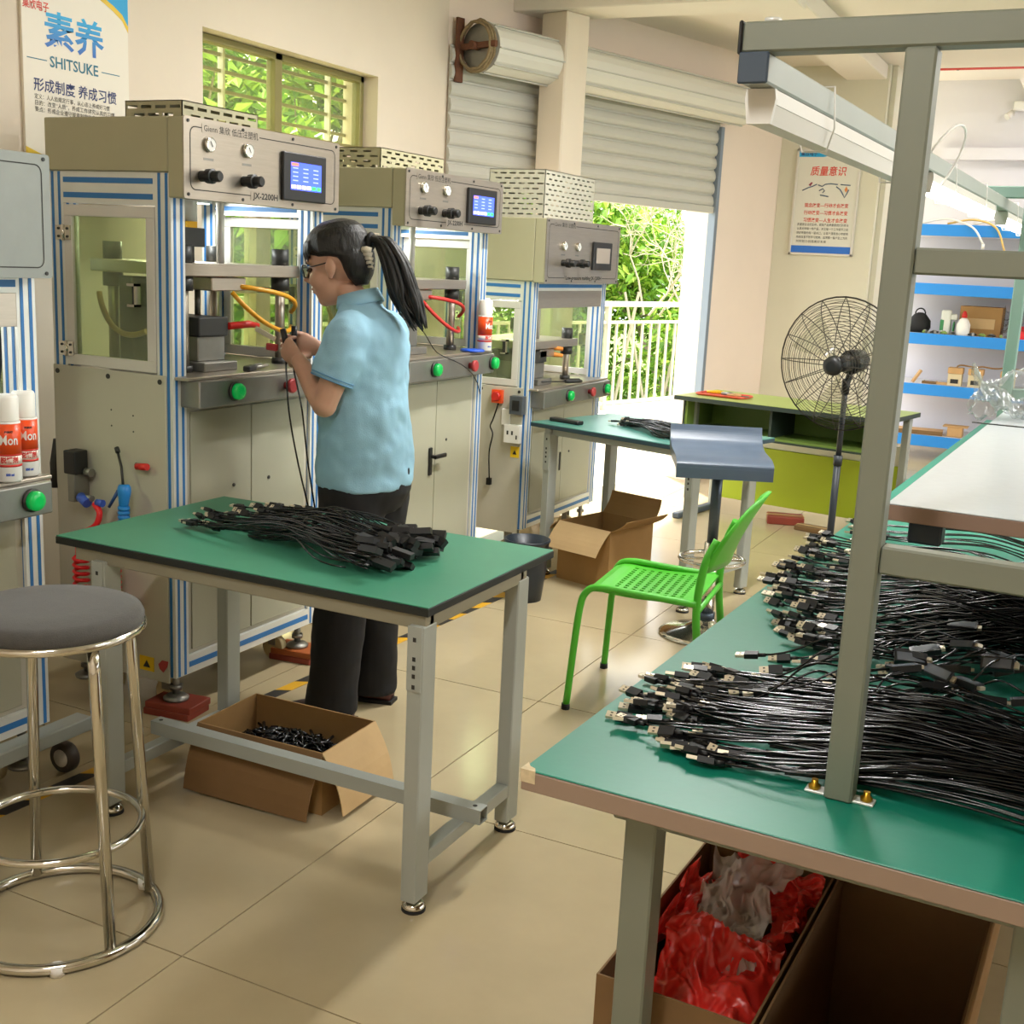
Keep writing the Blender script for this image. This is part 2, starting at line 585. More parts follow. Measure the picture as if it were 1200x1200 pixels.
# roller shutter
sh = thing('roller_shutter', 'half open pale grey steel roller shutter with its coil box at the top', 'shutter', SH0, SHA)
slat = []
prof = [(-0.028, 0.0), (-0.036, 0.012), (-0.040, 0.03), (-0.036, 0.05), (-0.030, 0.066), (-0.020, 0.072), (-0.020, 0.084), (-0.014, 0.084), (-0.014, 0.0)]
sm_ = MB().prism([(a, b) for a, b in prof], -0.0, 2.50, M4=Matrix(((0, 0, 1, 0), (1, 0, 0, 0), (0, 1, 0, 0), (0, 0, 0, 1))))
slat_me = sm_.mesh('slat', M['shutter'])
for k in range(8):
    child('slat', slat_me, sh, (0, 0, 1.915 + 0.0835 * k))
MB().box(0.0, 2.50, -0.042, -0.012, 1.872, 1.918).build('bottom_bar', M['shutter'], sh, 0.004)
rp = [(-0.15 + 0.135 * math.cos(R(a)), 2.575 + 0.128 * math.sin(R(a))) for a in range(0, 360, 18)]
rm = MB()
for a in range(0, 360, 18):
    pass
rm.prism(rp, 0.10, 2.56, M4=Matrix(((0, 0, 1, 0), (1, 0, 0, 0), (0, 1, 0, 0), (0, 0, 0, 1))))
rollo = rm.build('coil', mat('shutter_coil_paint', '#d9d6cc', .55), sh)
for a in (20, 75, 130, 185, 225, 262, 300):
    y_ = -0.15 + 0.138 * math.cos(R(a)); z_ = 2.575 + 0.131 * math.sin(R(a))
    MB().bar((0.1, y_, z_), (2.56, y_, z_), 0.012, 0.006).build('coil_seam', M['shutter'], sh)
dm = MB()
dm.prism([(-0.15 + 0.115 * math.cos(R(a)), 2.575 + 0.115 * math.sin(R(a))) for a in range(0, 360, 15)], 0.075, 0.10, M4=Matrix(((0, 0, 1, 0), (1, 0, 0, 0), (0, 1, 0, 0), (0, 0, 0, 1))))
dm.build('end_disc', M['steel_dark'], sh)
em = MB()
for k in range(3):
    em.tube([(0.07 - 0.012 * k, -0.15 + (0.128 - .006 * k) * math.cos(R(a)) + rnd.uniform(-.004, .004), 2.575 + (0.128 - .006 * k) * math.sin(R(a)) + rnd.uniform(-.004, .004)) for a in range(0, 360, 12)], 0.008, 5, closed=True)
em.build('rim_coil', mat('frayed_rope', '#8d7b5c', 0.95, var=0.2, scale=60), sh)
MB().bar((0.055, -0.30, 2.575), (0.055, 0.02, 2.575), 0.02, 0.03).bar((0.045, -0.04, 2.40), (0.045, -0.04, 2.72), 0.05, 0.015).cyl((0.02, -0.15, 2.575), (0.08, -0.15, 2.575), 0.022, 10).build('bracket', M['rust'], sh)
MB().box(2.56, 2.60, -0.2, -0.02, 2.48, 2.51).build('end_bracket', M['rust'], sh)
MB().box(2.495, 2.53, -0.06, 0.0, 0.0, 2.44).build('guide_rail', mat('guide_rail_blue_grey', '#7f8b99', 0.5, 0.3), sh, 0.003)

# balcony outside
bal = MB().prism([(-0.4, 0.2), (8.0, 0.2), (8.0, 3.2), (-6.0, 3.2), (-6.0, 0.2)], -0.1, 0.003).build('floor_balcony', M['concrete'])
struct(place_sh(bal), 'sun bleached balcony floor outside the shutter')
jm = MB().box(5.17, 5.42, 2.0, 2.05, 0, 2.9).build('wall_balcony_post', mat('white_post_paint', '#dcd8cc', 0.8))
struct(place_sh(jm), 'bright white post on the balcony edge')
grd = MB().box(-70, 40, 5, 90, -3.2, -3.0).box(-70, -6.6, -30, 5, -3.2, -3.0).build('ground', M['soil'])
struct(grd, 'garden ground outside the building')

# balcony railing, parallel to the shutter
rail = thing('balcony_railing', 'white metal balcony railing with thin upright bars outside the shutter', 'railing', SH0, SHA)
RY = 3.0
rw = mat('railing_white_shaded', '#c4bfb0', 0.5, 0.1)  # white darkened to carry the shade of a balcony roof that isn't modelled
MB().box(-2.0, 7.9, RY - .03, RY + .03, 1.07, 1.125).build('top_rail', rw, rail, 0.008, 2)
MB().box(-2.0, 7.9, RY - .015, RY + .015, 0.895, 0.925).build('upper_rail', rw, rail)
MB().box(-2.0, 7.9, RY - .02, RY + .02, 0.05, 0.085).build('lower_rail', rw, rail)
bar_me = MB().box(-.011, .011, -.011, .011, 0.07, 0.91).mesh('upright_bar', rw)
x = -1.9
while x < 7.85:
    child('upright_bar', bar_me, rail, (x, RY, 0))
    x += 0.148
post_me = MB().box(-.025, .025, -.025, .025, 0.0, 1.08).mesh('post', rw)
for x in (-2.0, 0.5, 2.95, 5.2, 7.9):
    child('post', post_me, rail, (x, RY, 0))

# ---------------------------------------------------------------- trees outside
leaf_m = []
for k, c in enumerate(('#7aa634', '#a0c446', '#5f8c2c', '#bdd45c')):
    leaf_m.append(mat('leaf_green_%s' % 'abcd'[k], c, 0.55, var=0.15, scale=3))
bark = mat('pale_bark', '#a39680', 0.9, var=0.15, scale=12)
def leaf_cloud(blobs, n, size, seed):
    """leaves (bent two-quad blades) scattered through ellipsoid blobs"""
    rr = random.Random(seed)
    mb = MB()
    for _ in range(n):
        c, rad = blobs[rr.randrange(len(blobs))]
        while True:
            d = Vector((rr.uniform(-1, 1), rr.uniform(-1, 1), rr.uniform(-1, 1)))
            if 0.45 < d.length < 1:
                break
        p = Vector(c) + Vector((d.x * rad[0], d.y * rad[1], d.z * rad[2]))
        q = Euler((rr.uniform(-1.0, 1.0), rr.uniform(-1.0, 1.0), rr.uniform(0, 6.28))).to_matrix()
        L = size * rr.uniform(0.7, 1.4); W = L * 0.42
        vs = [q @ Vector(v) + p for v in ((0, 0, 0), (L * .5, W * .5, L * .10), (L, 0, -.06 * L), (L * .5, -W * .5, L * .10))]
        mb.add(vs, [(0, 1, 2), (0, 2, 3)], rr.choice((0, 0, 1, 1, 2, 3)))
    return mb
def tree(label, loc, blobs, n, size, seed, trunk_h=2.0, bare=0):
    t = thing('tree', label, 'tree', loc, group='trees outside')
    rr = random.Random(seed + 50)
    tm = MB()
    tm.tube(crom([(0, 0, 0), (.05, .03, trunk_h * .5), (0, 0, trunk_h), (.1, .05, trunk_h + .8)], 4), [0.14 - 0.006 * i for i in range(13)], 8)
    tm.build('trunk', bark, t)
    br = MB()
    for c, rad in blobs:
        s0 = Vector((0, 0, trunk_h * rr.uniform(.6, 1.0)))
        e = Vector(c)
        mid = (s0 + e) / 2 + Vector((rr.uniform(-.2, .2), rr.uniform(-.2, .2), .2))
        br.tube(crom([s0, mid, e], 4), [0.06 - 0.005 * i for i in range(9)], 6)
        for q in range(4):
            e2 = e + Vector((rr.uniform(-1, 1) * rad[0], rr.uniform(-1, 1) * rad[1], rr.uniform(-.6, 1) * rad[2])) * .8
            br.tube([mid, (mid + e2) / 2 + Vector((0, 0, .08)), e2], [.025, .016, .007], 5)
    br.build('branches', bark, t)
    f = leaf_cloud(blobs, n, size, seed).build('foliage', leaf_m, t)
    f['kind'] = 'stuff'
    return t
def blobset(seed, n, R_, H, z0):
    rr = random.Random(seed)
    return [((rr.uniform(-1, 1) * R_, rr.uniform(-1, 1) * R_, z0 + rr.random() * H), (rr.uniform(.6, 1.1), rr.uniform(.6, 1.1), rr.uniform(.5, .9))) for _ in range(n)]
def on_ray(px, Y):
    pass
tree('broad leafy tree straight behind the balcony railing', (-5.4, 16.4, -3), blobset(1, 12, 1.5, 4.2, 1.6), 15000, 0.15, 11, 2.6)
tree('yellow green leafy tree at the right of the shutter opening', (-3.9, 17.9, -3), blobset(2, 11, 1.4, 4.4, 1.4), 13000, 0.15, 12, 2.6)
tree('leafy tree seen just right of the perforated machine cover', (-7.4, 16.0, -3), blobset(3, 11, 1.5, 4.2, 1.6), 13000, 0.15, 13, 2.4)
tree('leafy tree filling the right half of the barred window', (-8.6, 10.6, -3), blobset(4, 22, 1.7, 4.8, 2.2), 34000, 0.22, 14, 2.8)
tree('leafy tree rising at the left of the barred window', (-9.6, 8.6, -3), blobset(5, 16, 1.2, 2.3, 1.9), 26000, 0.21, 15, 2.6)
tree('leafy tree seen low through the machine windows', (-11.0, 12.6, -3), blobset(6, 18, 2.2, 5.2, 1.6), 24000, 0.24, 16, 2.4)
# bare pale shrub with tangled twigs in front of the leaves
bs = thing('bare_shrub', 'pale leafless shrub with tangled twigs in the shutter opening', 'shrub', (-4.9, 14.2, -3))
tw = MB()
rr = random.Random(4)
def twig(p, d, L, r, depth):
    q = p + d * L
    m_ = (p + q) / 2 + Vector((rr.uniform(-.1, .1), rr.uniform(-.1, .1), rr.uniform(-.05, .1))) * L
    tw.tube([p, m_, q], [r, r * .8, r * .6], 4, caps=False)
    if depth:
        for _ in range(3 if depth > 1 else 2):
            a = Vector((rr.uniform(-1, 1), rr.uniform(-1, 1), rr.uniform(-.7, .8)))
            twig(q if rr.random() < .6 else m_, (d * .7 + a * .75).normalized(), L * rr.uniform(.55, .8), r * .62, depth - 1)
for k in range(5):
    twig(Vector((rr.uniform(-.25, .25), rr.uniform(-.2, .2), 0)), Vector((rr.uniform(-.12, .12), rr.uniform(-.1, .1), 1)).normalized(), 4.2, 0.03, 0)
    twig(Vector((rr.uniform(-.35, .35), rr.uniform(-.2, .2), 3.9)), Vector((rr.uniform(-.8, .8), rr.uniform(-.3, .3), 1)).normalized(), 0.75, 0.017, 4)
tw.build('twigs', mat('pale_twig', '#c8bca4', 0.9), bs)

# ---------------------------------------------------------------- unseen fill lamps added on the ceiling to lift the shadows (above the frame)
for k, (x, y) in enumerate(((-0.7, 0.1), (-1.3, 4.4), (1.6, 3.2), (1.6, 6.4), (-0.2, 10.2))):
    zl = CEIL if y < 9 else 3.25
    cl_ = thing('fill_lamp', ('added fill batten on the ceiling above the stool', 'added fill batten on the ceiling above the worker', 'added fill batten on the ceiling behind the bench', 'added fill batten on the ceiling beyond the bench', 'added fill batten on the ceiling of the far room')[k], 'lamp', (x, y, zl), group='added fill lamps')
    MB().box(-.06, .06, -.62, .62, -.05, 0).build('housing', M['white'], cl_, .004)
    MB().cyl((0, -.6, -.07), (0, .6, -.07), .018, 12).build('tube', mat('lit_fill_tube', '#fff4e2', .4, emit=3.0), cl_)
    ld = bpy.data.lights.new('fill_light', 'AREA')
    ld.shape = 'RECTANGLE'; ld.size = .12; ld.size_y = 1.2; ld.energy = (18.0, 34.0, 30.0, 32.0, 16.0)[k]; ld.color = (1.0, .985, .96)
    lo = link(bpy.data.objects.new('fill_light', ld)); lo.parent = cl_; lo.location = (0, 0, -.095)

# ================================================================ THE MOULDING MACHINES
def post_mesh(z0, z1, w=0.06, key=[None]):
    mb = MB().box(-w/2, w/2, -w/2, w/2, z0, z1, 0)
    for k in (-0.014, 0.014):
        for sgn in (-1, 1):
            mb.box(sgn * w/2, sgn * (w/2 + .0012), k - .005, k + .005, z0 + .002, z1 - .002, 1)
            mb.box(k - .005, k + .005, sgn * w/2, sgn * (w/2 + .0012), z0 + .002, z1 - .002, 1)
    return mb.mesh('frame_post', [M['alu'], M['blue_strip']])

def perforated(mb, o, u, v, n, W, H, rows, cols, sl, sh, stag=True, t=0.003):
    """sheet with real slots: o corner, u/v unit vectors, n thickness direction"""
    o, u, v, n = Vector(o), Vector(u), Vector(v), Vector(n)
    def piece(a0, a1, b0, b1):
        if a1 - a0 < 1e-4 or b1 - b0 < 1e-4:
            return
        mb.obox(o + u * (a0 + a1) / 2 + v * (b0 + b1) / 2 + n * t / 2, u * (a1 - a0) / 2, v * (b1 - b0) / 2, n * t / 2)
    mb_h = H / (rows + 0.6)
    zc = [mb_h * (0.8 + r) for r in range(rows)]
    prev = 0
    for r, z in enumerate(zc):
        piece(0, W, prev, z - sh / 2)
        pitch = W / cols
        off = pitch * .5 if (stag and r % 2) else 0
        xs = [pitch * (c + .5) + off for c in range(cols) if pitch * (c + .5) + off + sl / 2 < W - .006]
        a = 0
        for x in xs:
            piece(a, x - sl / 2, z - sh / 2, z + sh / 2)
            a = x + sl / 2
        piece(a, W, z - sh / 2, z + sh / 2)
        prev = z + sh / 2
    piece(0, W, prev, H)
    return mb

def machine(label, x0, y0, cfg):
    W = cfg['W']; zb = cfg['base']; zc0, zc1 = cfg['ctrl']; zh0, zh1 = cfg['head']; zs = cfg['side_head']; D = 0.49
    t = thing('moulding_machine', label, 'machine', (x0, y0, 0), group='moulding machines in a row')
    # ------- frame
    pm = post_mesh(zb, zs)
    for px in (-0.03, -D + 0.03):
        for py in (0.03, W - 0.03):
            child('frame_post', pm, t, (px, py, 0))
    for py in (0.03, W - 0.03):                           # double rail over each side door
        mb = MB().box(-D + .06, -.06, py - .03, py + .03, zs - .095, zs, 0)
        for k in (-.071, -.026):
            for sg in (-1, 1):
                mb.box(-D + .062, -.068, py + sg * .03, py + sg * .0315, zs + k - .008, zs + k + .008, 1)
        mb.build('side_rail', [M['alu'], M['blue_strip']], t)
    mb = MB().box(-.06, 0, .06, W - .06, zb, zb + .06, 0).box(0, .0014, .062, W - .062, zb + .022, zb + .04, 1)
    mb.build('bottom_rail', [M['alu'], M['blue_strip']], t)
    mb = MB().box(-.06, 0, .06, W - .06, zs - .045, zs, 0).box(0, .0014, .062, W - .062, zs - .03, zs - .012, 1)
    mb.build('front_rail', [M['alu'], M['blue_strip']], t)
    # ------- lower cabinet
    MB().box(-D, -.022, -.006, -.0005, zb - .02, zc1 + .008).build('side_panel', M['panelgrey'], t, 0.002)
    MB().box(-D, -.022, W + .0005, W + .006, zb - .02, zc1 + .008).build('side_panel', M['panelgrey'], t, 0.002)
    MB().box(-D - .004, -D, 0, W, zb, zc1).build('back_panel', M['panelgrey'], t)
    sc = MB()
    for sx in (-D + .02, (-D - .02) / 2, -.045):
        sc.cyl((sx, -.0085, zc1 - .012), (sx, -.006, zc1 - .012), .008, 10)
    build_each(sc, 'panel_screw', M['dark_steel'], t)
    MB().box(-.05, -.012, .06, W - .06, zb + .06, zc0).build('front_frame', M['panelgrey'], t, 0.002)
    dsplit = W * .5
    for a, b in ((.085, dsplit - .002), (dsplit + .002, W - .085)):
        dd = MB().box(-.012, -.006, a, b, zb + .075, zc0 - .02).build('cabinet_door', M['door_paint'], t, 0.0015)
        if cfg['handle'] == 'lever' and a < .1:
            MB().box(-.006, .002, b - .055, b - .03, zc0 - .42, zc0 - .30).box(.002, .03, b - .05, b - .036, zc0 - .345, zc0 - .33).box(.018, .03, b - .05, b + .045, zc0 - .347, zc0 - .329).build('handle', M['black'], dd, 0.003)
        elif cfg['handle'] == 'slot' and a < .1:
            MB().box(-.006, .0, b - .03, b - .015, zc0 - .37, zc0 - .27).build('handle', M['dark_steel'], dd, 0.003)
        else:
            MB().cyl((-.006, b - .09 if a < .1 else a + .09, zc0 - .28), (-.003, b - .09 if a < .1 else a + .09, zc0 - .28), .006, 10).build('lock', M['dark_steel'], dd)
    # ------- feet and castors
    for px in (-.05, -D + .05):
        for py in (.055, W - .055):
            MB().cyl((px, py, .06), (px, py, zb), .012, 10).cyl((px, py, zb - .06), (px, py, zb - .045), .022, 6).lathe([(.04, 0), (.042, .008), (.03, .016), (.014, .02)], (px, py, .045), 16).build('levelling_foot', M['steel_dark'], t)
    for px in (-.12, -D + .12):
        for py in (.1, W - .1):
            cs = MB().bar((px, py - .018, .055), (px, py - .018, zb - .005), .03, .004).bar((px, py + .018, .055), (px, py + .018, zb - .005), .03, .004).box(px - .03, px + .03, py - .03, py + .03, zb - .008, zb).build('castor', M['steel_dark'], t)
            MB().cyl((px, py - .014, .045), (px, py + .014, .045), .045, 18).build('wheel', mat('cream_castor_wheel', '#cdbb8e', .5), cs)
    # ------- work table and control box
    MB().box(-D + .0, .05, .008, W - .008, zc1 - .004, zc1 + .006).build('table_plate', M['steel'], t, 0.002)
    cb = MB().box(-.055, .073, .035, W - .03, zc0, zc1 - .004).build('control_box', M['steel_dark'], t, 0.004, 2)
    build_each(MB().cyl((-.02, .03, zc1 - .035), (-.02, .035, zc1 - .035), .008, 8).cyl((-.02, .03, zc1 - .065), (-.02, .035, zc1 - .065), .008, 8), 'bolt', M['chrome'], cb)
    for by in cfg['btn'][::2]:
        g = MB().lathe([(.031, 0), (.031, .007), (.027, .009)], (0, 0, 0), 24, M4=Matrix.Rotation(R(90), 4, 'Y')).mesh('button_collar', M['dark_steel'])
        child('button_collar', g, cb, (.073, by, (zc0 + zc1) / 2))
        g = MB().lathe([(.026, .008), (.026, .022), (.023, .027), (.012, .029)], (0, 0, 0), 24, M4=Matrix.Rotation(R(90), 4, 'Y')).mesh('push_button', M['green_button'])
        child('push_button', g, cb, (.073, by, (zc0 + zc1) / 2), label='green round push button')
    by = cfg['btn'][1]
    g = MB().lathe([(.013, 0), (.013, .018), (.024, .02), (.025, .03), (.02, .034)], (0, 0, 0), 20, M4=Matrix.Rotation(R(90), 4, 'Y')).mesh('emergency_stop', M['red_dull'])
    child('emergency_stop', g, cb, (.073, by, (zc0 + zc1) / 2), label='red mushroom stop button')
    # ------- side doors
    for py, sg in ((-.004, 1), (W - .018, -1)):
        if cfg.get('no_near_door') and sg == 1:
            continue
        x_a, x_b, za, zz = -D + .062, -.062, zc1 + .012, zs - .10
        fw = .034
        dr = MB().box(x_a, x_b, py, py + .022, za, za + fw).box(x_a, x_b, py, py + .022, zz - fw, zz).box(x_a, x_a + fw, py, py + .022, za + fw, zz - fw).box(x_b - fw, x_b, py, py + .022, za + fw, zz - fw)
        dr = dr.build('side_door', M['alu_white'], t, 0.002)
        MB().box(x_a + fw, x_b - fw, py + .010, py + .014, za + fw, zz - fw).build('pane', M['glass_door'], dr)
        yf = py - .004 if sg == 1 else py + .026
        for hz in (zz - .085, za + .05):
            hg = MB().box(x_a - .032, x_a - .004, min(yf, yf + .004 * sg), max(yf, yf + .004 * sg), hz - .022, hz + .022).box(x_a + .004, x_a + .03, min(yf, yf + .004 * sg), max(yf, yf + .004 * sg), hz - .022, hz + .022).cyl((x_a, yf, hz - .024), (x_a, yf, hz + .024), .006, 8)
            for qx in (-.018, .018):
                for qz in (-.012, .012):
                    hg.cyl((x_a + qx, yf - .003 * sg, hz + qz), (x_a + qx, yf, hz + qz), .004, 6, mi=1)
            hg.build('hinge', [M['chrome'], M['dark_steel']], dr)
        hx = x_b - fw - .035
        MB().box(hx - .018, hx + .018, min(yf, yf - .022 * sg), max(yf, yf - .022 * sg), (za + zz) / 2 - .05, (za + zz) / 2 - .042).box(hx - .018, hx + .018, min(yf, yf - .022 * sg), max(yf, yf - .022 * sg), (za + zz) / 2 + .012, (za + zz) / 2 + .02).box(hx + .010, hx + .018, min(yf, yf - .022 * sg), max(yf, yf - .022 * sg), (za + zz) / 2 - .05, (za + zz) / 2 + .02).box(hx - .018, hx + .006, min(yf, yf + .004), max(yf, yf + .004), (za + zz) / 2 - .042, (za + zz) / 2 + .012, 1).build('handle', [M['chrome'], M['dark_steel']], dr)
    if cfg.get('sheet'):
        MB().box(-.01, .0, .06, W - .06, zs - .13, zs - .045).build('front_sheet', M['steel'], t, 0.001)
    # ------- head
    MB().box(-D, .0, -.012, W + .004, zs + .001, zh1 - .002).box(.0015, .058, -.012, W + .004, zh0, zh1 - .002).build('head_housing', M['beige'], t, 0.003)
    cp = MB().prism(rrect(W + .016, zh1 - zh0, .008), 0, .004, M4=face_x(.058, W / 2 - .004, (zh0 + zh1) / 2)).build('control_panel', cfg.get('panel_mat', M['steel']), t)
    zc = (zh0 + zh1) / 2; hh = zh1 - zh0; xf = .0622
    bw, bh = W - .035, hh - .05
    ring_o = rrect(bw, bh, .022); ring_i = rrect(bw - .006, bh - .006, .019)
    n = len(ring_o)
    mb = MB()
    for i in range(n):
        j = (i + 1) % n
        cy = (ring_o[i][1] + ring_o[j][1]) / 2
        mb.add([face_x(xf + .0006, W / 2 - .004, zc) @ Vector((p[0], p[1], 0)) for p in (ring_o[i], ring_o[j], ring_i[j], ring_i[i])], [(0, 1, 2, 3)])
    mb.build('border_line', M['ink'], cp)
    # lettering interrupts the line: small steel patches with the words
    zt = zc + bh / 2 - .0015; zl = zc - bh / 2 + .0015
    mw = cfg.get('model_w', .125); mx = cfg.get('model_x', W * .38)
    for (a, b, zz_) in ((.065, .33, zt), (mx, mx + mw + .025, zl)):
        MB().box(xf, xf + .0009, a, b, zz_ - .012, zz_ + .012).build('name_plate', M['steel'], cp)
    text('lettering', cfg['top_text'], .024, M['ink'], cp, face_x(xf + .0014, .072, zt), fitw=.25)
    text('lettering', cfg['model_text'], .026, M['ink'], cp, face_x(xf + .0014, mx + .012, zl), bold=.0006, fitw=mw)
    scr = MB()
    for sy in (.006, W * .33, W * .66, W - .016):
        for sz in (zh0 + .012, zh1 - .012):
            scr.cyl((.062, sy, sz), (.0645, sy, sz), .005, 8)
    build_each(scr, 'screw', M['dark_steel'], cp)
    RY90 = Matrix.Rotation(R(90), 4, 'Y')
    for gy in cfg['gy']:
        g = MB().lathe([(.021, 0), (.022, .010), (.0185, .014), (.0185, .012)], (0, 0, 0), 24, M4=RY90).mesh('gauge_rim', M['chrome'])
        child('gauge_rim', g, cp, (.062, gy, cfg['gz']))
        g = MB().cyl((.0, 0, 0), (.0122, 0, 0), .0184, 24).mesh('gauge_dial', M['white'])
        child('gauge_dial', g, cp, (.0625, gy, cfg['gz']))
        g = MB().bar((.0135, .004, -.006), (.0135, -.005, .009), .0016, .0008).mesh('gauge_needle', M['ink'])
        child('gauge_needle', g, cp, (.0625, gy, cfg['gz']))
        g = MB().box(0, .0006, -.022, .022, -.0035, .0035).mesh('caption_plate', M['steel_dark'])
        child('caption_plate', g, cp, (.0622, gy, cfg['gz'] - .042))
    for ky in cfg['ky']:
        g = MB().lathe([(.016, 0), (.016, .02), (.021, .024), (.022, .044), (.016, .046), (.0165, .068), (.013, .072)], (0, 0, 0), 14, M4=RY90, smooth=False).mesh('regulator_knob', M['black'])
        child('regulator_knob', g, cp, (.062, ky, cfg['kz']))
    a, b, z_0, z_1 = cfg['screen']
    MB().box(.062, .076, a, b, z_0, z_1).build('touchscreen', M['black'], cp, 0.004, 2)
    scm = cfg['screen_mat']
    MB().box(.076, .0768, a + .035, b - .03, z_0 + .035, z_1 - .03).build('display', scm, cp)
    if cfg.get('lit'):
        rows = MB()
        dy0, dy1, dz0, dz1 = a + .035, b - .03, z_0 + .035, z_1 - .03
        k = 6
        for q in range(k):
            yy = dy0 + (dy1 - dy0) * (q + .1) / k
            rows.box(.0768, .0772, yy, yy + (dy1 - dy0) / k * .8, dz0 + .004, dz0 + .016, 0 if q < 4 else 1)
        rows.box(.0768, .0772, dy0 + .003, dy0 + .04, dz1 - .012, dz1 - .002, 2)
        for q in range(4):
            for w_ in range(3):
                yy = dy0 + .01 + w_ * (dy1 - dy0) / 3
                rows.box(.0768, .0771, yy, yy + .028, dz0 + .028 + q * .013, dz0 + .0315 + q * .013, 3)
        build_each(rows, 'screen_key', [mat('screen_key_cream', '#e8d3a0', .5, emit=.6), mat('screen_key_green', '#3fc45a', .5, emit=.6), mat('screen_key_red', '#e0705a', .5, emit=.6), mat('screen_key_pale', '#9aa6ff', .5, emit=.5)], cp)
    text('lettering', 'Touch', .010, M['steel_dark'], cp, face_x(.0765, (a + b) / 2 - .012, z_0 + .016)) if False else None
    # ------- small work lamp under the head
    wl_ = MB().box(-D + .07, -D + .10, .12, W - .12, zs - .06, zs - .035).build('work_lamp', M['alu'], t)
    MB().box(-D + .075, -D + .095, .13, W - .13, zs - .063, zs - .06).build('led_strip', mat('lit_led_strip', '#f4fbf4', .4, emit=3.0), wl_)
    wd = bpy.data.lights.new('led_light', 'AREA'); wd.shape = 'RECTANGLE'; wd.size = .03; wd.size_y = W - .26; wd.energy = 2.2; wd.color = (.95, 1.0, .96)
    wo = link(bpy.data.objects.new('led_light', wd)); wo.parent = wl_; wo.location = (-D + .085, W / 2, zs - .068); wo.rotation_euler = (0, R(-25), 0)
    # ------- perforated cover on top
    vx0, vx1, vy0, vy1, vz1, rows_, cf, cs_, sl, sh_ = cfg['vent']
    vm = MB()
    vz0 = zh1 - .002
    perforated(vm, (vx1, vy0, vz0), (0, 1, 0), (0, 0, 1), (-1, 0, 0), vy1 - vy0, vz1 - vz0, rows_, cf, sl, sh_)
    perforated(vm, (vx0, vy0, vz0), (0, 1, 0), (0, 0, 1), (1, 0, 0), vy1 - vy0, vz1 - vz0, rows_, cf, sl, sh_)
    perforated(vm, (vx0, vy0, vz0), (1, 0, 0), (0, 0, 1), (0, 1, 0), vx1 - vx0, vz1 - vz0, rows_, cs_, sl, sh_)
    perforated(vm, (vx0, vy1, vz0), (1, 0, 0), (0, 0, 1), (0, -1, 0), vx1 - vx0, vz1 - vz0, rows_, cs_, sl, sh_)
    vm.box(vx0, vx1, vy0, vy1, vz1 - .003, vz1)
    vm.build('vent_cover', M['panelgrey'] if cfg.get('pale') else M['beige'], t)
    # ------- press inside
    zt = zc1 + .006
    pz = cfg['plate']
    a = cfg['press']
    MB().box(-.33, -.03, a + .06, a + .22, zt, zt + .03).build('press_base', M['steel_dark'], t, .003)
    MB().box(-.29, -.07, a + .075, a + .205, zt + .03, zt + .11).box(-.30, -.06, a + .07, a + .21, zt + .11, zt + .17, 1).build('mould_block', [M['steel_dark'], M['dark_steel']], t, .003)
    for px in (-.38, -.09):
        for py in (a + .03, a + .52):
            if py > W - .08:
                py = W - .10
            pc = MB().cyl((px, py, zt), (px, py, pz + .05), .017, 14).build('guide_column', M['steel'], t)
            build_each(MB().cyl((px, py, pz + .035), (px, py, pz + .095), .03, 14).cyl((px, py, pz - .045), (px, py, pz), .032, 14).cyl((px, py, zt), (px, py, zt + .02), .028, 14), 'column_collar', M['dark_steel'], pc)
    MB().box(-.44, -.05, a - .01, min(a + .58, W - .065), pz, pz + .04).build('press_plate', M['steel'], t, .003)
    MB().box(-.22, -.06, a + .13, a + .30, pz - .045, pz - .002).build('clamp_block', M['steel'], t, .003)
    for py in (a + .07, a + .29):
        MB().cyl((-.16, py, pz + .04), (-.16, py, zs - .002), .013, 12).build('tie_rod', M['alu_white'], t)
    MB().cyl((-.2, a + .18, pz + .04), (-.2, a + .18, pz + .09), .02, 12).box(-.235, -.165, a + .12, a + .22, pz + .09, pz + .15, 0).box(-.22, -.17, a + .14, a + .19, pz + .11, pz + .17, 1).cyl((-.2, a + .18, pz + .15), (-.2, a + .18, zs - .002), .03, 14, mi=2).build('injection_cylinder', [M['dark_steel'], M['brass'], M['alu_white']], t)
    build_each(MB().cyl((-.18, a + .10, zt + .17), (-.18, a + .10, pz - .045), .012, 10).cyl((-.18, a + .2, zt + .17), (-.18, a + .2, pz - .045), .010, 10), 'ejector_rod', M['steel_dark'], t)
    MB().box(-.33, -.27, a + .0, a + .07, zt + .02, pz - .01).build('valve_block', M['dark_steel'], t, .004)
    if cfg.get('hose'):
        hm = mat('amber_hose', '#d99a1e', .35) if cfg['hose'] == 'amber' else mat('red_hose', '#c9302a', .4)
        MB().tube(bez((-.07, a + .27, pz - .03), (.02, a + .33, pz - .04), (.0, a + .56, pz - .06), (-.08, a + .57, pz - .12), 14), .008, 8).build('hose', hm, t)
        MB().tube(bez((-.07, a + .24, pz - .05), (.02, a + .28, pz - .16), (.02, a + .44, pz - .20), (-.08, a + .57, pz - .17), 14), .008, 8).build('hose', hm, t)
        MB().tube(bez((-.32, .03, pz - .06), (-.30, .02, pz - .14), (-.24, .025, pz - .22), (-.13, .03, pz - .17), 14), .009, 8).build('hose', mat('tan_hose', '#b58f52', .4), t)
    if cfg.get('lever'):
        MB().tube([(-.06, a + .21, zt + .14), (-.05, a + .30, zt + .145), (-.05, a + .35, zt + .14)], [.012, .012, .008], 10).build('lever', M['red'], t)
    return t

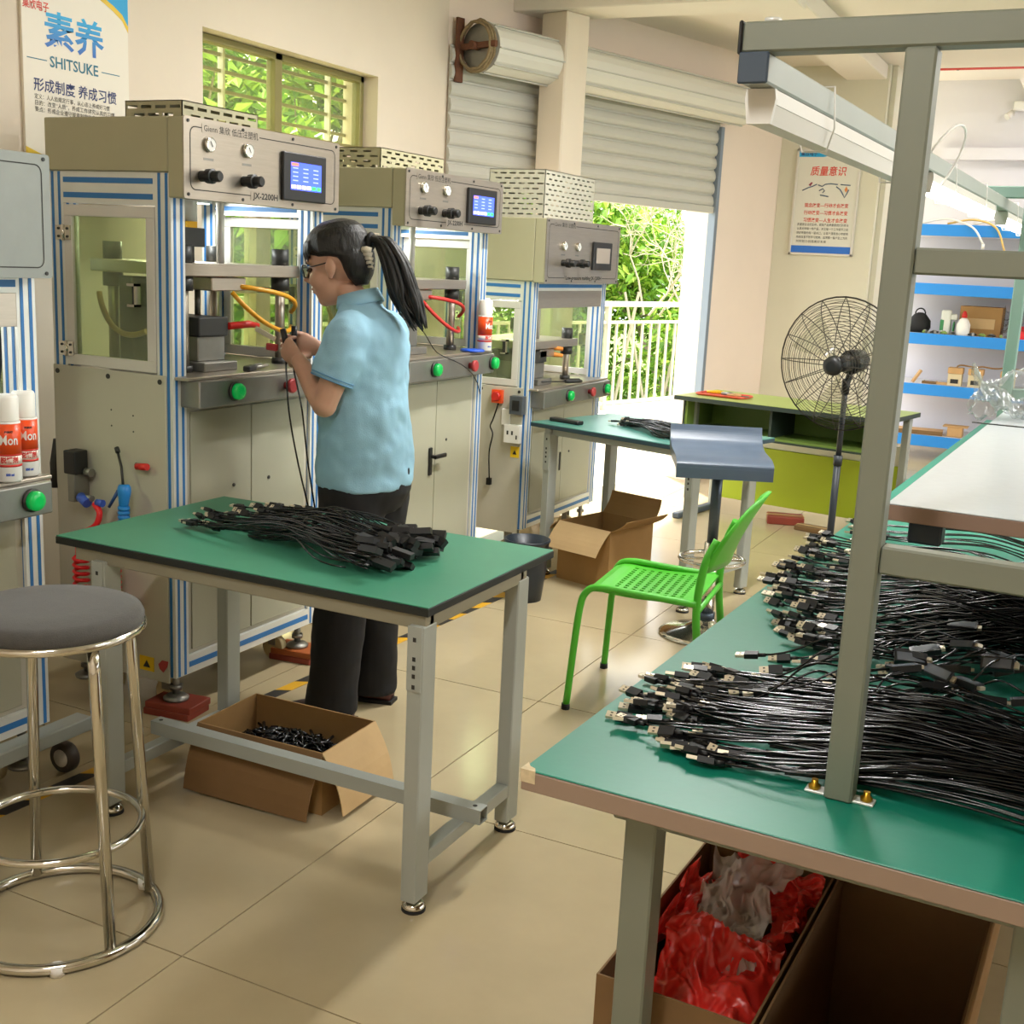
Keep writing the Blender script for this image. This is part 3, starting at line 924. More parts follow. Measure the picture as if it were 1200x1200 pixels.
disp_blue = mat('lit_blue_display', '#3b52e8', .4, emit=.9)
disp_off = mat('unlit_display', '#a89c90', .2)
A = dict(W=.762, base=.14, ctrl=(1.008, 1.096), head=(1.628, 1.858), side_head=1.70, handle='lock', btn=(.20, .462, .64),
         top_text='Gienn 集欣 低压注塑机', model_text='JX-2200H', gy=(.094, .27), gz=1.787, ky=(.062, .255), kz=1.695, screen=(.44, .672, 1.652, 1.804),
         screen_mat=disp_blue, lit=True, vent=(-.46, -.22, .30, .68, 1.945, 3, 6, 4, .045, .010), plate=1.40, press=.12, hose='amber', lever=True)
m1 = machine('beige machine with lit blue screen in front of the worker', -2.51, 2.77, A)
A2 = dict(A, W=.79, ctrl=(1.0, 1.09), head=(1.605, 1.82), side_head=1.67, handle='lever', btn=(.23, .53, .74), gy=(.115, .29), gz=1.755, ky=(.095, .28), kz=1.667,
          screen=(.465, .715, 1.638, 1.782), vent=(-.46, -.14, .12, .62, 1.905, 4, 8, 5, .036, .008), plate=1.36, hose='red', lever=False)
m2 = machine('beige machine with lit blue screen behind the worker', -2.51, 3.99, A2)
B = dict(W=.93, base=.17, ctrl=(.785, .875), head=(1.395, 1.70), side_head=1.40, handle='slot', btn=(.33, .60, .83), top_text='Gienn 集欣 注塑机', model_text='Low-pressure molding JX-1200H', model_w=.46, model_x=.22,
         gy=(.19, .36), gz=1.575, ky=(.185, .36), kz=1.494, screen=(.55, .80, 1.465, 1.608), screen_mat=disp_off, vent=(-.28, .02, .03, .64, 1.925, 9, 10, 6, .034, .007), pale=True, plate=1.06, press=.12, sheet=True, hose=None)
m3 = machine('beige machine with tall perforated cover beside the balcony opening', -2.51, 5.27, B)
B0 = dict(B, panel_mat=mat('dull_grey_panel', '#8f938e', .45, .4, var=.05, scale=9), W=.93, vent=(-.28, -.02, .2, .6, 1.80, 4, 8, 5, .034, .007), screen=(.30, .55, 1.465, 1.608), gy=(.1, .2), ky=(.1, .2))
m0 = machine('grey fronted machine cut off by the left edge', -2.51, 1.33, B0)

# ================================================================ FRONT TABLE
def foot(mb_parent, x, y, zt):
    MB().cyl((x, y, .02), (x, y, zt), .008, 8).lathe([(.027, .004), (.028, .014), (.02, .022), (.01, .026)], (x, y, 0), 18).lathe([(.029, 0), (.029, .006)], (x, y, 0), 18, mi=1).build('levelling_foot', [M['chrome'], M['black_soft']], mb_parent)

def slot_bracket(parent, x, y, z0, z1, axis):
    """perforated bracket plate at the top of a leg, on the face towards -Y"""
    mb = MB().box(x - .018, x + .018, y - .0045, y - .001, z0, z1, 0)
    for z in (z1 - .03, z1 - .075, z1 - .095, z1 - .115, z1 - .14):
        mb.box(x - .004, x + .004, y - .0052, y - .0046, z - .005, z + .005, 1)
    mb.build('leg_bracket', [M['legpaint'], M['ink']], parent)

t1 = thing('work_table', 'green topped work table with grey steel legs in front of the worker', 'table')
X0, X1, Y0, Y1 = -2.365, -1.247, 2.168, 2.83
MB().box(X0, X1, Y0, Y1, .724, .743, 0).box(X0 + .001, X1 - .001, Y0 + .001, Y1 - .001, .743, .746, 1).build('table_top', [M['mat_edge'], M['greentop']], t1, 0.0015)
lx0, lx1, ly0, ly1 = -2.215, -1.275, 2.195, 2.67
MB().box(X0 + .06, X1 - .01, ly0 - .018, ly0 + .018, .69, .724).box(X0 + .06, X1 - .01, ly1 - .018, ly1 + .018, .69, .724).box(lx0 - .018, lx0 + .018, ly0, ly1, .69, .724).box(lx1 - .018, lx1 + .018, ly0, ly1, .69, .724).build('apron_frame', mat('olive_grey_apron', '#8f8a76', .5), t1, .002)
for x in (lx0, lx1):
    for y in (ly0, ly1):
        MB().box(x - .02, x + .02, y - .03, y + .03, .03, .70).build('leg', M['legpaint'], t1, .003)
        foot(t1, x, y, .035)
    slot_bracket(t1, x, ly0 - .03, .55, .70, 'y')
    MB().box(x - .018, x + .018, ly0 + .03, ly1 - .03, .105, .14).build('side_bar', M['legpaint'], t1, .002)
st = MB()
yc = 2.42
for (a, b, c, d) in ((yc - .02, yc + .02, .14, .143), (yc - .02, yc + .02, .175, .178), (yc - .02, yc - .017, .143, .175), (yc + .017, yc + .02, .143, .175)):
    st.box(-2.27, -1.215, a, b, c, d)
st.build('stretcher', M['legpaint'], t1)
build_each(MB().cyl((-1.24, yc, .178), (-1.24, yc, .1786), .006, 10).cyl((-2.25, yc, .178), (-2.25, yc, .1786), .006, 10), 'bolt_hole', M['ink'], t1)

# ================================================================ STOOL
s1 = thing('round_stool', 'chrome stool with round charcoal fabric seat at the left edge', 'stool', (-1.925, 1.745, 0), R(15))
MB().lathe([(.0, .695), (.178, .695), (.19, .703), (.192, .715), (.185, .729), (.165, .737), (.1, .741), (.0, .742)], n=40).build('seat', M['seat_grey'], s1)
def ring(rad, z, r):
    return MB().tube([(rad * math.cos(R(a)), rad * math.sin(R(a)), z) for a in range(0, 360, 8)], r, 10, closed=True)
ring(.186, .694, .010).build('seat_ring', M['chrome'], s1)
ring(.178, .235, .009).build('foot_ring', M['chrome'], s1)
ring(.212, .014, .012).build('base_ring', M['chrome'], s1)
for a in (-29, 49, 137, 227):
    c_, s_ = math.cos(R(a)), math.sin(R(a))
    MB().tube([(.165 * c_, .165 * s_, .69), (.17 * c_, .17 * s_, .63), (.205 * c_, .205 * s_, .016)], .0125, 12).build('leg', M['chrome'], s1)
for a in (60, 180, 300):
    MB().lathe([(.016, -.002), (.016, .02)], (.212 * math.cos(R(a)), .212 * math.sin(R(a)), .002), 10).build('foot_pad', M['white'], s1)

# ================================================================ BENCH ON THE RIGHT
BR = R(-1.6)
be = thing('long_bench', 'long workbench with teal mat top and grey green upright frame at the right', 'workbench', (-.703, 1.52, 0), BR)
def bl(x, y):            # world -> bench local
    v = Matrix.Rotation(-BR, 3, 'Z') @ Vector((x + .703, y - 1.52, 0))
    return v.x, v.y
BT = .75
MB().box(0, 1.5, 0, 5.6, BT - .034, BT - .003, 0).box(0.001, 1.499, 0.001, 5.599, BT - .003, BT, 1).build('bench_top', [M['bench_edge'], M['teal']], be, .0015)
MB().prism([(-.001, -.001), (.024, -.001), (.018, .01), (.008, .014), (-.001, .026)], BT - .02, BT + .0006).build('chipped_corner', mat('chipped_chipboard', '#cdbb98', .9, var=.2, scale=40), be)
for (x, y) in ((.172, .09), (.72, .09), (1.35, .09), (.15, 2.4), (.15, 4.6)):
    MB().box(x - .025, x + .025, y - .025, y + .025, .03, BT - .034).build('leg', M['uprightpaint'], be, .003)
    foot(be, x, y, .035)
MB().box(.125, 1.375, .07, .11, BT - .075, BT - .034).build('apron', M['uprightpaint'], be, .002)
MB().box(.13, .17, .1, 4.6, BT - .075, BT - .034).build('apron', M['uprightpaint'], be, .002)
def frame(yl, first):
    """upright with its cross bars at local y"""
    ux, _ = bl(-.262, 1.685)
    if not first:
        ux = bl(-.30, 4.6)[0]
    u = 'uprightpaint' if first else 'upright_far'
    MB().box(ux - .02, ux + .02, yl - .02, yl + .02, BT, 1.79).build('upright', M[u], be, .003)
    MB().box(ux - .05, ux + .05, yl - .012, yl + .012, BT, BT + .004).build('foot_plate', M['alu'], be, .001)
    for s in (-1, 1):
        MB().lathe([(.009, 0), (.009, .005), (.005, .008), (.005, .014)], (ux + s * .038, yl, BT + .004), 10).build('bolt', M['brass'], be)
    tx0 = bl(-.50, 1.685)[0] if first else bl(-.525, 4.6)[0]
    MB().box(tx0, ux + 1.2, yl - .02, yl + .02, 1.79, 1.83).build('cross_bar', M[u], be, .003)
    MB().box(tx0 - .006, tx0, yl - .021, yl + .021, 1.788, 1.832).build('end_cap', M['black'], be, .002)
    MB().box(ux + .02, ux + 1.2, yl - .015, yl + .015, 1.505, 1.54).build('cross_bar', M[u], be, .003)
    MB().box(ux + .02, ux + 1.2, yl - .015, yl + .015, 1.095, 1.135).build('shelf_bar', M[u], be, .003)
    MB().cyl((tx0 + .035, yl, 1.83), (tx0 + .035, yl, 1.836), .012, 14).build('plug', M['alu'], be)
    return ux
fy1 = bl(-.262, 1.685)[1]; fy2 = bl(-.30, 4.6)[1]
ux1 = frame(fy1, True)
frame(fy2, False)
# lamp boom under the cross bars
bx = bl(-.48, 1.685)[0]
MB().box(bx - .02, bx + .02, fy1 - .02, 5.6, 1.75, 1.79).build('lamp_boom', M['legpaint'], be, .003)
MB().box(bx - .021, bx + .021, fy1 - .026, fy1 - .02, 1.749, 1.79).build('end_cap', mat('slate_end_cap', '#3d4a58', .5), be, .002)
# shelf board on the shelf bars
MB().box(bl(-.27, 1.86)[0], ux1 + 1.2, bl(-.27, 1.86)[1], bl(-.27, 1.86)[1] + 1.62, 1.136, 1.138 + .022, 0).box(bl(-.27, 1.86)[0] + .001, ux1 + 1.2, bl(-.27, 1.86)[1] + .001, bl(-.27, 1.86)[1] + 1.619, 1.16, 1.162, 1).build('shelf_board', [mat('shelf_edge_brown', '#8d7263', .6), M['laminate']], be, .001)
MB().box(ux1 + .02, ux1 + .07, fy1 + .2, fy1 + .24, 1.10, 1.136).build('shelf_bracket', mat('navy_bracket', '#1e2a38', .5), be, .003)
# three tube lamps hanging from the boom
lit_m = mat('lit_lamp_diffuser', '#fff6e4', .4, emit=3.0)
BM = Matrix.Translation((-.703, 1.52, 0)) @ Matrix.Rotation(BR, 4, 'Z')
for k, (ya, yb, lit) in enumerate(((fy1 + .02, fy1 + 1.28, False), (fy1 + 1.36, fy1 + 2.62, True), (fy2 + .06, fy2 + 1.1, True))):
    lp = thing('tube_lamp', ('unlit white tube lamp strapped under the boom, nearest the camera', 'lit tube lamp under the boom just behind the steel upright', 'lit tube lamp farthest along the boom')[k], 'lamp', BM @ Vector((bx, ya, 0)), BR, 'tube lamps under the bench boom')
    L = yb - ya
    poly = [(-.019, 1.748), (.019, 1.748), (.021, 1.735), (.016, 1.702), (-.016, 1.702), (-.021, 1.735)]
    MX = Matrix(((1, 0, 0, 0), (0, 0, 1, 0), (0, 1, 0, 0), (0, 0, 0, 1)))
    MB().prism([(-.019, 1.748), (.019, 1.748), (.021, 1.728), (-.021, 1.728)], .01, L - .01, M4=MX).build('housing', M['diffuser'], lp)
    MB().prism([(-.0195, 1.728), (.0195, 1.728), (.015, 1.702), (-.015, 1.702)], .01, L - .01, M4=MX).build('diffuser', lit_m if lit else M['diffuser'], lp)
    build_each(MB().prism([(x * 1.06, (z - 1.725) * 1.02 + 1.725) for x, z in poly], 0, .01, M4=MX).prism([(x * 1.06, (z - 1.725) * 1.02 + 1.725) for x, z in poly], L - .01, L, M4=MX), 'end_cap', M['white'], lp)
    for q in (.25, .75):
        MB().tube([(-.03, L * q, 1.795), (.024, L * q, 1.795), (.03, L * q, 1.73), (.02, L * q, 1.694), (-.02, L * q, 1.694), (-.03, L * q, 1.73)], .0018, 5, closed=True).build('strap', M['white'], lp)
lw = MB().tube(bez((bx + .02, fy1 + 1.25, 1.77), (bx + .1, fy1 + 1.2, 1.9), (bx + .1, fy1 + 1.5, 1.86), (bx + .03, fy1 + 1.42, 1.72), 14), .003, 6).build('lamp_lead', M['white'], be)

# ================================================================ CABLES
def cable_thing(name, label, group, p0, d0, p1, d1, lift, rr, plug=True, head=None, slack=.25, r=.0021):
    """one lead: plug at p0 pointing -d0, cord to p1"""
    t = thing(name, label, 'cable', (0, 0, 0), group=group)
    p0, p1, d0, d1 = Vector(p0), Vector(p1), Vector(d0).normalized(), Vector(d1).normalized()
    L = (p1 - p0).length
    mid = (p0 + p1) / 2 + Vector((0, 0, lift))
    pts = bez(p0, p0 + d0 * L * slack, mid - (p1 - p0) * .12, mid, 8)[:-1] + bez(mid, mid + (p1 - p0) * .12, p1 - d1 * L * slack, p1, 8)
    MB().tube(pts, r, 5).build('cord', M['cable'], t)
    if plug:
        q = d0.to_track_quat('X', 'Z').to_matrix().to_4x4() @ Matrix.Rotation(rr.uniform(-.9, .9), 4, 'X')
        q.translation = p0
        child('plug_body', PLUG_BODY, t).matrix_local = q
        child('plug_shell', PLUG_SHELL, t).matrix_local = q
    if head:
        q = d1.to_track_quat('X', 'Z').to_matrix().to_4x4() @ Matrix.Rotation(rr.uniform(-.9, .9), 4, 'X')
        q.translation = p1
        child('connector_head', {'big': HEAD_BIG, 'black': HEAD_BLACK}.get(head, HEAD_ME), t).matrix_local = q
    return t
PLUG_BODY = MB().box(-.026, .0, -.0085, .0085, -.0048, .0048).cyl((0, 0, 0), (.014, 0, 0), .004, 6).mesh('plug_body', mat('matt_black_plug', '#0e0e0f', .5))
PLUG_SHELL = MB().box(-.043, -.026, -.0068, .0068, -.0028, .0028, 0).box(-.0432, -.041, -.0055, .0055, -.0016, .0016, 1).box(-.036, -.032, -.0045, -.002, .0028, .003, 2).box(-.036, -.032, .002, .0045, .0028, .003, 2).mesh('plug_shell', [M['metal_plug'], M['white'], M['ink']])
HEAD_ME = MB().box(-.004, .042, -.0105, .0105, -.006, .006, 0).box(.006, .036, -.008, .008, .006, .0066, 1).mesh('connector_head', [M['black'], mat('glossy_black_label', '#1b1c1f', .12)])

HEAD_BLACK = MB().box(-.004, .050, -.012, .012, -.0075, .0075, 0).box(-.016, -.004, -.006, .006, -.004, .004, 0).mesh('connector_head', [mat('matt_black_plug', '#0e0e0f', .5)])
HEAD_BIG = MB().box(-.004, .052, -.0115, .0115, -.006, .006, 0).box(.0, .048, -.009, .009, .006, .0066, 3).box(.052, .060, -.006, .006, -.003, .003, 2).mesh('connector_head', [M['black'], mat('glossy_black_label', '#1b1c1f', .12), M['metal_plug'], mat('glossy_grey_face', '#6f747a', .12)])
rc = random.Random(21)
# front bundle on the bench
lab = 'black cable with metal plug in the nearest bundle on the teal bench'
for k in range(80):
    u = rc.random(); row = rc.random()
    y0 = 1.665 + .44 * u
    x0 = -.60 + .16 * row - .05 * math.sin(u * 3.1) + (.05 if u < .12 else 0)
    z0 = BT + .006 + .028 * rc.random() * (1 - abs(u - .45))
    y1 = 1.74 + .34 * (u * .75 + .25 * rc.random()) + rc.uniform(-.03, .03)
    d0 = Vector((1, rc.uniform(-.55, .4) - .25 * (u - .5), rc.uniform(-.05, .12)))
    d1 = Vector((1, rc.uniform(-.2, .35), 0))
    cable_thing('charging_cable', lab, 'nearest cable bundle on the bench', (x0, y0, z0), d0, (.12 + rc.uniform(-.05, .1), y1, BT + .01 + .05 * rc.random()), d1, .012 + .02 * rc.random() + .05 * max(0, u - .6) * rc.random(), rc, head='black')
# middle bundle
lab = 'black cable with metal plug in the big middle bundle on the teal bench'
for k in range(110):
    u = rc.random(); row = rc.random()
    y0 = 2.32 + .95 * u
    x0 = -.47 - .17 * math.sin(min(1, u * 2.2) * 1.5) + .17 * row
    z0 = BT + .006 + .05 * rc.random()
    y1 = 2.45 + .55 * (u * .8 + .2 * rc.random())
    d0 = Vector((1, -.35 - .3 * u + rc.uniform(-.25, .25), .05))
    d1 = Vector((1, .25 + rc.uniform(-.15, .25), 0))
    mid_sag = .02 + .035 * rc.random()
    cable_thing('charging_cable', lab, 'middle cable bundle on the bench', (x0, y0, z0), d0, (.05 + rc.uniform(-.05, .15), y1, BT + .01 + .06 * rc.random()), d1, mid_sag, rc, head='black')
# far bundle
lab = 'black cable in the far bundle on the teal bench behind the shelf'
for k in range(12):
    u = rc.random()
    cable_thing('charging_cable', lab, 'far cable bundle on the bench', (-.60 + .12 * rc.random(), 3.35 + .35 * u, BT + .006 + .03 * rc.random()), (1, -.3 + rc.uniform(-.2, .2), .05), (.1, 3.2 + .4 * u, BT + .02), (1, .2, 0), .03, rc)
# loops with connector heads at the right, between the bundles
lab = 'black cable ending in a glossy connector head between the bench bundles'
for k in range(26):
    x1 = rc.uniform(-.27, .04); y1 = 2.08 + .40 * rc.random() + .2 * (x1 + .1)
    a = rc.uniform(-.8, .9)
    y0 = y1 - .12 + rc.uniform(-.12, .12)
    cable_thing('charging_cable', lab, 'cables with connector heads on the bench', (x1 - .19 - .06 * rc.random(), y0, BT + .008 + .03 * rc.random()), (1, rc.uniform(-.1, .5), .15), (x1, y1, BT + .035 + .05 * rc.random()), (math.cos(a), math.sin(a), rc.uniform(-.15, .3)), .02 + .03 * rc.random(), rc, plug=True, head='big', slack=.3)
def cord_mass(label, specs, r):
    mb = MB()
    for p0, d0, p1, d1, lift in specs:
        p0, p1, d0, d1 = Vector(p0), Vector(p1), Vector(d0).normalized(), Vector(d1).normalized()
        L = (p1 - p0).length; mid = (p0 + p1) / 2 + Vector((0, 0, lift))
        mb.tube(bez(p0, p0 + d0 * L * .25, mid - (p1 - p0) * .12, mid, 8)[:-1] + bez(mid, mid + (p1 - p0) * .12, p1 - d1 * L * .25, p1, 8), r, 5)
    o = mb.build('cable_mass', M['cable'], None)
    o['kind'] = 'stuff'
    return tag(o, label, 'cables')
sp_ = []
for k in range(130):
    u = rc.random()
    sp_.append(((-.38 + .15 * rc.random(), 2.36 + .85 * u, BT + .006 + .05 * rc.random()), (1, -.45 - .3 * u + rc.uniform(-.2, .2), 0), (.12 + .2 * rc.random(), 2.38 + .72 * (u * .8 + .2 * rc.random()), BT + .008 + .06 * rc.random()), (1, .3 + rc.uniform(-.2, .3), 0), .01 + .05 * rc.random()))
cord_mass('dense mass of black cords under the middle bench bundle', sp_, .0022)
sp_ = []
for k in range(70):
    u = rc.random()
    sp_.append(((-.42 + .12 * rc.random(), 1.70 + .36 * u, BT + .005 + .02 * rc.random()), (1, rc.uniform(-.2, .2) - .25 * (u - .5), 0), (.18, 1.68 + .40 * u, BT + .006 + .04 * rc.random()), (1, rc.uniform(-.2, .3), 0), .004 + .02 * rc.random()))
cord_mass('dense mass of black cords under the nearest bench bundle', sp_, .0022)
sp_ = []
for k in range(60):
    u = rc.random()
    sp_.append(((-2.0 + .1 * rc.random(), 2.42 + .30 * u, .75 + .03 * rc.random()), (1, -.3 + rc.uniform(-.1, .1), 0), (-1.56 + .1 * rc.random(), 2.30 + .33 * u, .752 + .045 * rc.random()), (1, rc.uniform(-.4, .4), 0), .006 + .03 * rc.random()))
cord_mass('dense mass of black cords under the bundle on the work table', sp_, .0022)
# bundle on the front table
lab = 'black cable in the bundle spread over the green work table'
for k in range(60):
    u = rc.random()
    x0 = -2.15 + .12 * rc.random() + .10 * u
    y0 = 2.40 + .34 * u
    d0 = Vector((1, -.25 + rc.uniform(-.15, .15), .05))
    x1 = -1.60 + .12 * rc.random(); y1 = 2.30 + .33 * (u * .8 + .2 * rc.random())
    a = rc.uniform(-.5, .5)
    cable_thing('charging_cable', lab, 'cable bundle on the work table', (x0, y0, .752 + .04 * rc.random()), d0, (x1, y1, .760 + .06 * rc.random()), (math.cos(a), math.sin(a), rc.uniform(-.2, .15)), .02 + .015 * rc.random(), rc, head='black')

# ================================================================ GREEN CHAIR
gc = thing('plastic_chair', 'bright green plastic chair with perforated seat beside the bench', 'chair', (-1.295, 3.82, 0), R(186))
SW, SDp, SZ = .42, .38, .435
sm_ = MB()
# seat made of strips and bridges so that the holes are real
rows, cols = 9, 12
def seat_z(x):
    return SZ - .012 * math.sin((x + .19) / .38 * math.pi) - (.018 * max(0, (x - .13) / .06) ** 2)
def sp(x0, x1, y0, y1):
    za, zb_ = seat_z(x0), seat_z(x1)
    sm_.add([(x0, y0, za - .006), (x1, y0, zb_ - .006), (x1, y1, zb_ - .006), (x0, y1, za - .006), (x0, y0, za), (x1, y0, zb_), (x1, y1, zb_), (x0, y1, za)],
            [(3, 2, 1, 0), (4, 5, 6, 7), (0, 1, 5, 4), (1, 2, 6, 5), (2, 3, 7, 6), (3, 0, 4, 7)])
xe = [-.19, -.15] + [-.15 + .26 * i / (rows * 2) for i in range(1, rows * 2 + 1)] + [.13, .16, .19]
for i in range(len(xe) - 1):
    a, b = xe[i], xe[i + 1]
    holed = (1 <= i <= rows * 2 and i % 2 == 0)
    if not holed:
        sp(a, b, -SW / 2, SW / 2)
    else:
        sp(a, b, -SW / 2, -SW / 2 + .05)
        sp(a, b, SW / 2 - .05, SW / 2)
        w = (SW - .10) / cols
        for c in range(cols + 1):
            y_ = -SW / 2 + .05 + w * c
            sp(a, b, y_ - w * .22, y_ + w * .22)
sm_.build('seat', M['chair_green'], gc)
for s in (-1, 1):
    MB().tube(crom([(.225, s * .235, .0), (.205, s * .215, .33), (.185, s * .205, .415), (.13, s * .205, .437), (0, s * .205, .432), (-.19, s * .205, .425)], 5), .0125, 10).build('front_leg', M['chair_green'], gc)
    MB().lathe([(.015, 0), (.015, .02)], (.225, s * .235, 0), 10).build('foot_cap', M['black_soft'], gc)
    MB().tube(crom([(-.245, s * .215, 0), (-.20, s * .20, .30), (-.19, s * .195, .43), (-.205, s * .19, .56), (-.235, s * .17, .64)], 5), .0135, 10).build('rear_leg', M['chair_green'], gc)
MB().tube([(-.195, -.2, .40), (-.195, .2, .40)], .010, 8).build('rear_rail', M['chair_green'], gc)
bk = MB()
ny, nz = 12, 9
vs = []; fs = []
for t_ in (0, 1):
    for i in range(nz + 1):
        v = i / nz
        for j in range(ny + 1):
            u = j / ny * 2 - 1
            half = .195 * (1 - .35 * max(0, v - .55) ** 1.5 / .3) 
            zz = .53 + .255 * v - .04 * abs(u) ** 2.5 * v
            xx = -.20 - .115 * v ** 1.3 - .045 * (1 - u * u) - t_ * .009
            vs.append((xx, u * half, zz))
n1 = (nz + 1) * (ny + 1)
for i in range(nz):
    for j in range(ny):
        a = i * (ny + 1) + j
        fs.append((a, a + 1, a + ny + 2, a + ny + 1)); fs.append((n1 + a, n1 + a + ny + 1, n1 + a + ny + 2, n1 + a + 1))
for j in range(ny):
    fs.append((j, n1 + j, n1 + j + 1, j + 1)); a = nz * (ny + 1) + j; fs.append((a, a + 1, n1 + a + 1, n1 + a))
for i in range(nz):
    a = i * (ny + 1); fs.append((a, a + ny + 1, n1 + a + ny + 1, n1 + a)); a += ny; fs.append((a, n1 + a, n1 + a + ny + 1, a + ny + 1))
bk.add(vs, fs, 0, True)
bk.build('backrest', M['chair_green'], gc)

# ================================================================ BAR STOOL
bsx = thing('bar_stool', 'slate blue swivel bar stool on chrome pedestal before the far table', 'stool', (-1.345, 4.66, 0), R(24))
MB().lathe([(.0, 0), (.19, 0), (.192, .006), (.17, .016), (.09, .034), (.045, .06), (.032, .075)], n=36).build('base', M['chrome'], bsx)
MB().cyl((0, 0, .07), (0, 0, .40), .03, 20).build('column', M['chrome'], bsx)
MB().cyl((0, 0, .40), (0, 0, .745), .022, 18).build('gas_lift', mat('slate_column', '#4e5a66', .3, .6), bsx)
MB().cyl((0, 0, .07), (0, 0, .10), .036, 18).build('base_collar', mat('slate_column', '#4e5a66', .3, .6), bsx)
MB().tube([(.13 * math.cos(R(a)), -.03 + .13 * math.sin(R(a)), .335) for a in range(0, 360, 12)], .009, 8, closed=True).tube([(-.12, -.03, .335), (.12, -.03, .335)], .006, 6).build('foot_ring', M['chrome'], bsx)
MB().tube([(-.02, -.02, .735), (-.13, -.10, .715), (-.16, -.12, .70)], [.006, .006, .012], 8).build('lever', M['black'], bsx)
st = MB()
prof = [(-.19, .735), (-.183, .757), (-.13, .772), (-.04, .776), (.05, .780), (.115, .798), (.15, .830), (.165, .862)]
prof = [(p.x, p.y) for p in crom([(a, b, 0) for a, b in prof], 4)]
th = .04
outer = [(y, z) for y, z in prof]
inner = [(y + (.012 if z > .80 else 0), z - th) for y, z in reversed(prof)]
poly = outer + inner
st.prism(poly, -.19, .19, M4=Matrix(((0, 0, 1, 0), (1, 0, 0, 0), (0, 1, 0, 0), (0, 0, 0, 1))))
st.build('seat', M['seat_blue'], bsx, .018, 4)

# ================================================================ FAR TABLE
T2R = R(-15.7)
t2 = thing('work_table', 'far green topped table behind the blue bar stool', 'table', (-2.416, 5.118, 0), T2R)
MB().box(0, .955, 0, .64, .724, .742, 0).box(.001, .954, .001, .639, .742, .746, 1).build('table_top', [mat('dark_teal_edge', '#27404a', .5), mat('grey_green_mat', '#4f8f83', .3, var=.05, scale=4)], t2, .0015)
for x in (.085, .90):
    for y in (.06, .54):
        MB().box(x - .02, x + .02, y - .03, y + .03, .03, .724).build('leg', M['legpaint'], t2, .003)
        foot(t2, x, y, .035)
    MB().box(x - .018, x + .018, .09, .51, .13, .165).build('side_bar', M['legpaint'], t2, .002)
    slot_bracket(t2, x, .03, .52, .70, 'y')
MB().box(.07, .93, .042, .078, .69, .724).box(.07, .93, .522, .558, .69, .724).build('apron_frame', M['legpaint'], t2, .002)
T2M = Matrix.Translation((-2.416, 5.118, 0)) @ Matrix.Rotation(T2R, 4, 'Z')
rm_ = MB().box(.03, .21, .10, .145, 0, .018).build('power_strip', M['black'], None, .004)
rm_.location = T2M @ Vector((0, 0, .746)); rm_.rotation_euler = (0, 0, T2R)
tag(rm_, 'long black case lying at the left end of the far table', 'case')
for k in range(12):
    u = rc.random()
    p0 = T2M @ Vector((.28 + .1 * rc.random(), .28 + .16 * u, .75 + .02 * rc.random())); p1 = T2M @ Vector((.72 + .15 * rc.random(), .12 + .22 * u, .75 + .02 * rc.random()))
    cable_thing('charging_cable', 'black cable in the bundle on the far table', 'cable bundle on the far table', p0, (1, -.3 + rc.uniform(-.3, .3), .1), p1, (1, -.2, 0), .015, rc)

sp_ = []
for k in range(34):
    u = rc.random()
    p0 = T2M @ Vector((.30 + .12 * rc.random(), .26 + .18 * u, .75 + .025 * rc.random())); p1 = T2M @ Vector((.70 + .2 * rc.random(), .10 + .24 * u, .75 + .03 * rc.random()))
    sp_.append((p0, (1, -.4 + rc.uniform(-.3, .3), .1), p1, (1, -.2, 0), .02 * rc.random()))
cord_mass('dense mass of black cords in the bundle on the far table', sp_, .003)

# ================================================================ GREEN DESK, FAN
DR = R(-10)
dk = thing('office_desk', 'lime and olive office desk standing before the back wall', 'desk', (-2.28, 6.825, 0), DR)
MB().box(0, 1.30, 0, .56, .725, .75, 0).box(.002, 1.298, .002, .558, .75, .752, 1).build('desk_top', [mat('dark_desk_edge', '#2f3d38', .5), mat('pale_green_desk_top', '#a3b55c', .35, var=.03, scale=3)], dk, .001)
db = MB()
db.box(.05, 1.2, .06, .40, .545, .56).box(.05, 1.2, .39, .40, .56, .725).box(.05, .065, .06, .40, .56, .725).box(1.185, 1.2, .06, .40, .56, .725)
db.build('drawer_shell', M['desk_green'], dk)
MB().box(.60, .615, .055, .39, .56, .725).build('divider', mat('dark_desk_edge', '#2f3d38', .5), dk)
MB().box(.04, .05, .05, .40, .545, .725).box(1.2, 1.21, .05, .40, .545, .725).box(.04, 1.21, .05, .06, .537, .548).build('drawer_trim', mat('dark_desk_edge', '#2f3d38', .5), dk)
MB().box(.08, 1.25, .50, .52, .08, .43).build('modesty_panel', M['lime'], dk, .002)
MB().box(.06, 1.27, .51, .525, .43, .545).build('rear_rail', M['white'], dk, .002)
for x in (.06, 1.25):
    build_each(MB().box(x - .02, x + .02, .15, .19, .03, .725).box(x - .02, x + .02, .48, .53, .03, .725), 'leg', M['legpaint'], dk, .003)
    MB().box(x - .025, x + .025, .02, .55, 0, .035).build('foot_bar', M['seat_blue'], dk, .006)
DM = Matrix.Translation((-2.28, 6.825, 0)) @ Matrix.Rotation(DR, 4, 'Z')
def on_desk(x, y, z=.752):
    return DM @ Vector((x, y, z))
tr = thing('tray', 'flat red plastic tray on the left end of the desk', 'tray', on_desk(.22, .22), DR)
MB().prism(rrect(.30, .16, .03), 0, .006).build('base', mat('salmon_red_plastic', '#d9573f', .4), tr)
rim = rrect(.31, .17, .03)
MB().tube([(x, y, .01) for x, y in rim], .006, 6, closed=True).build('rim', mat('salmon_red_plastic', '#d9573f', .4), tr)
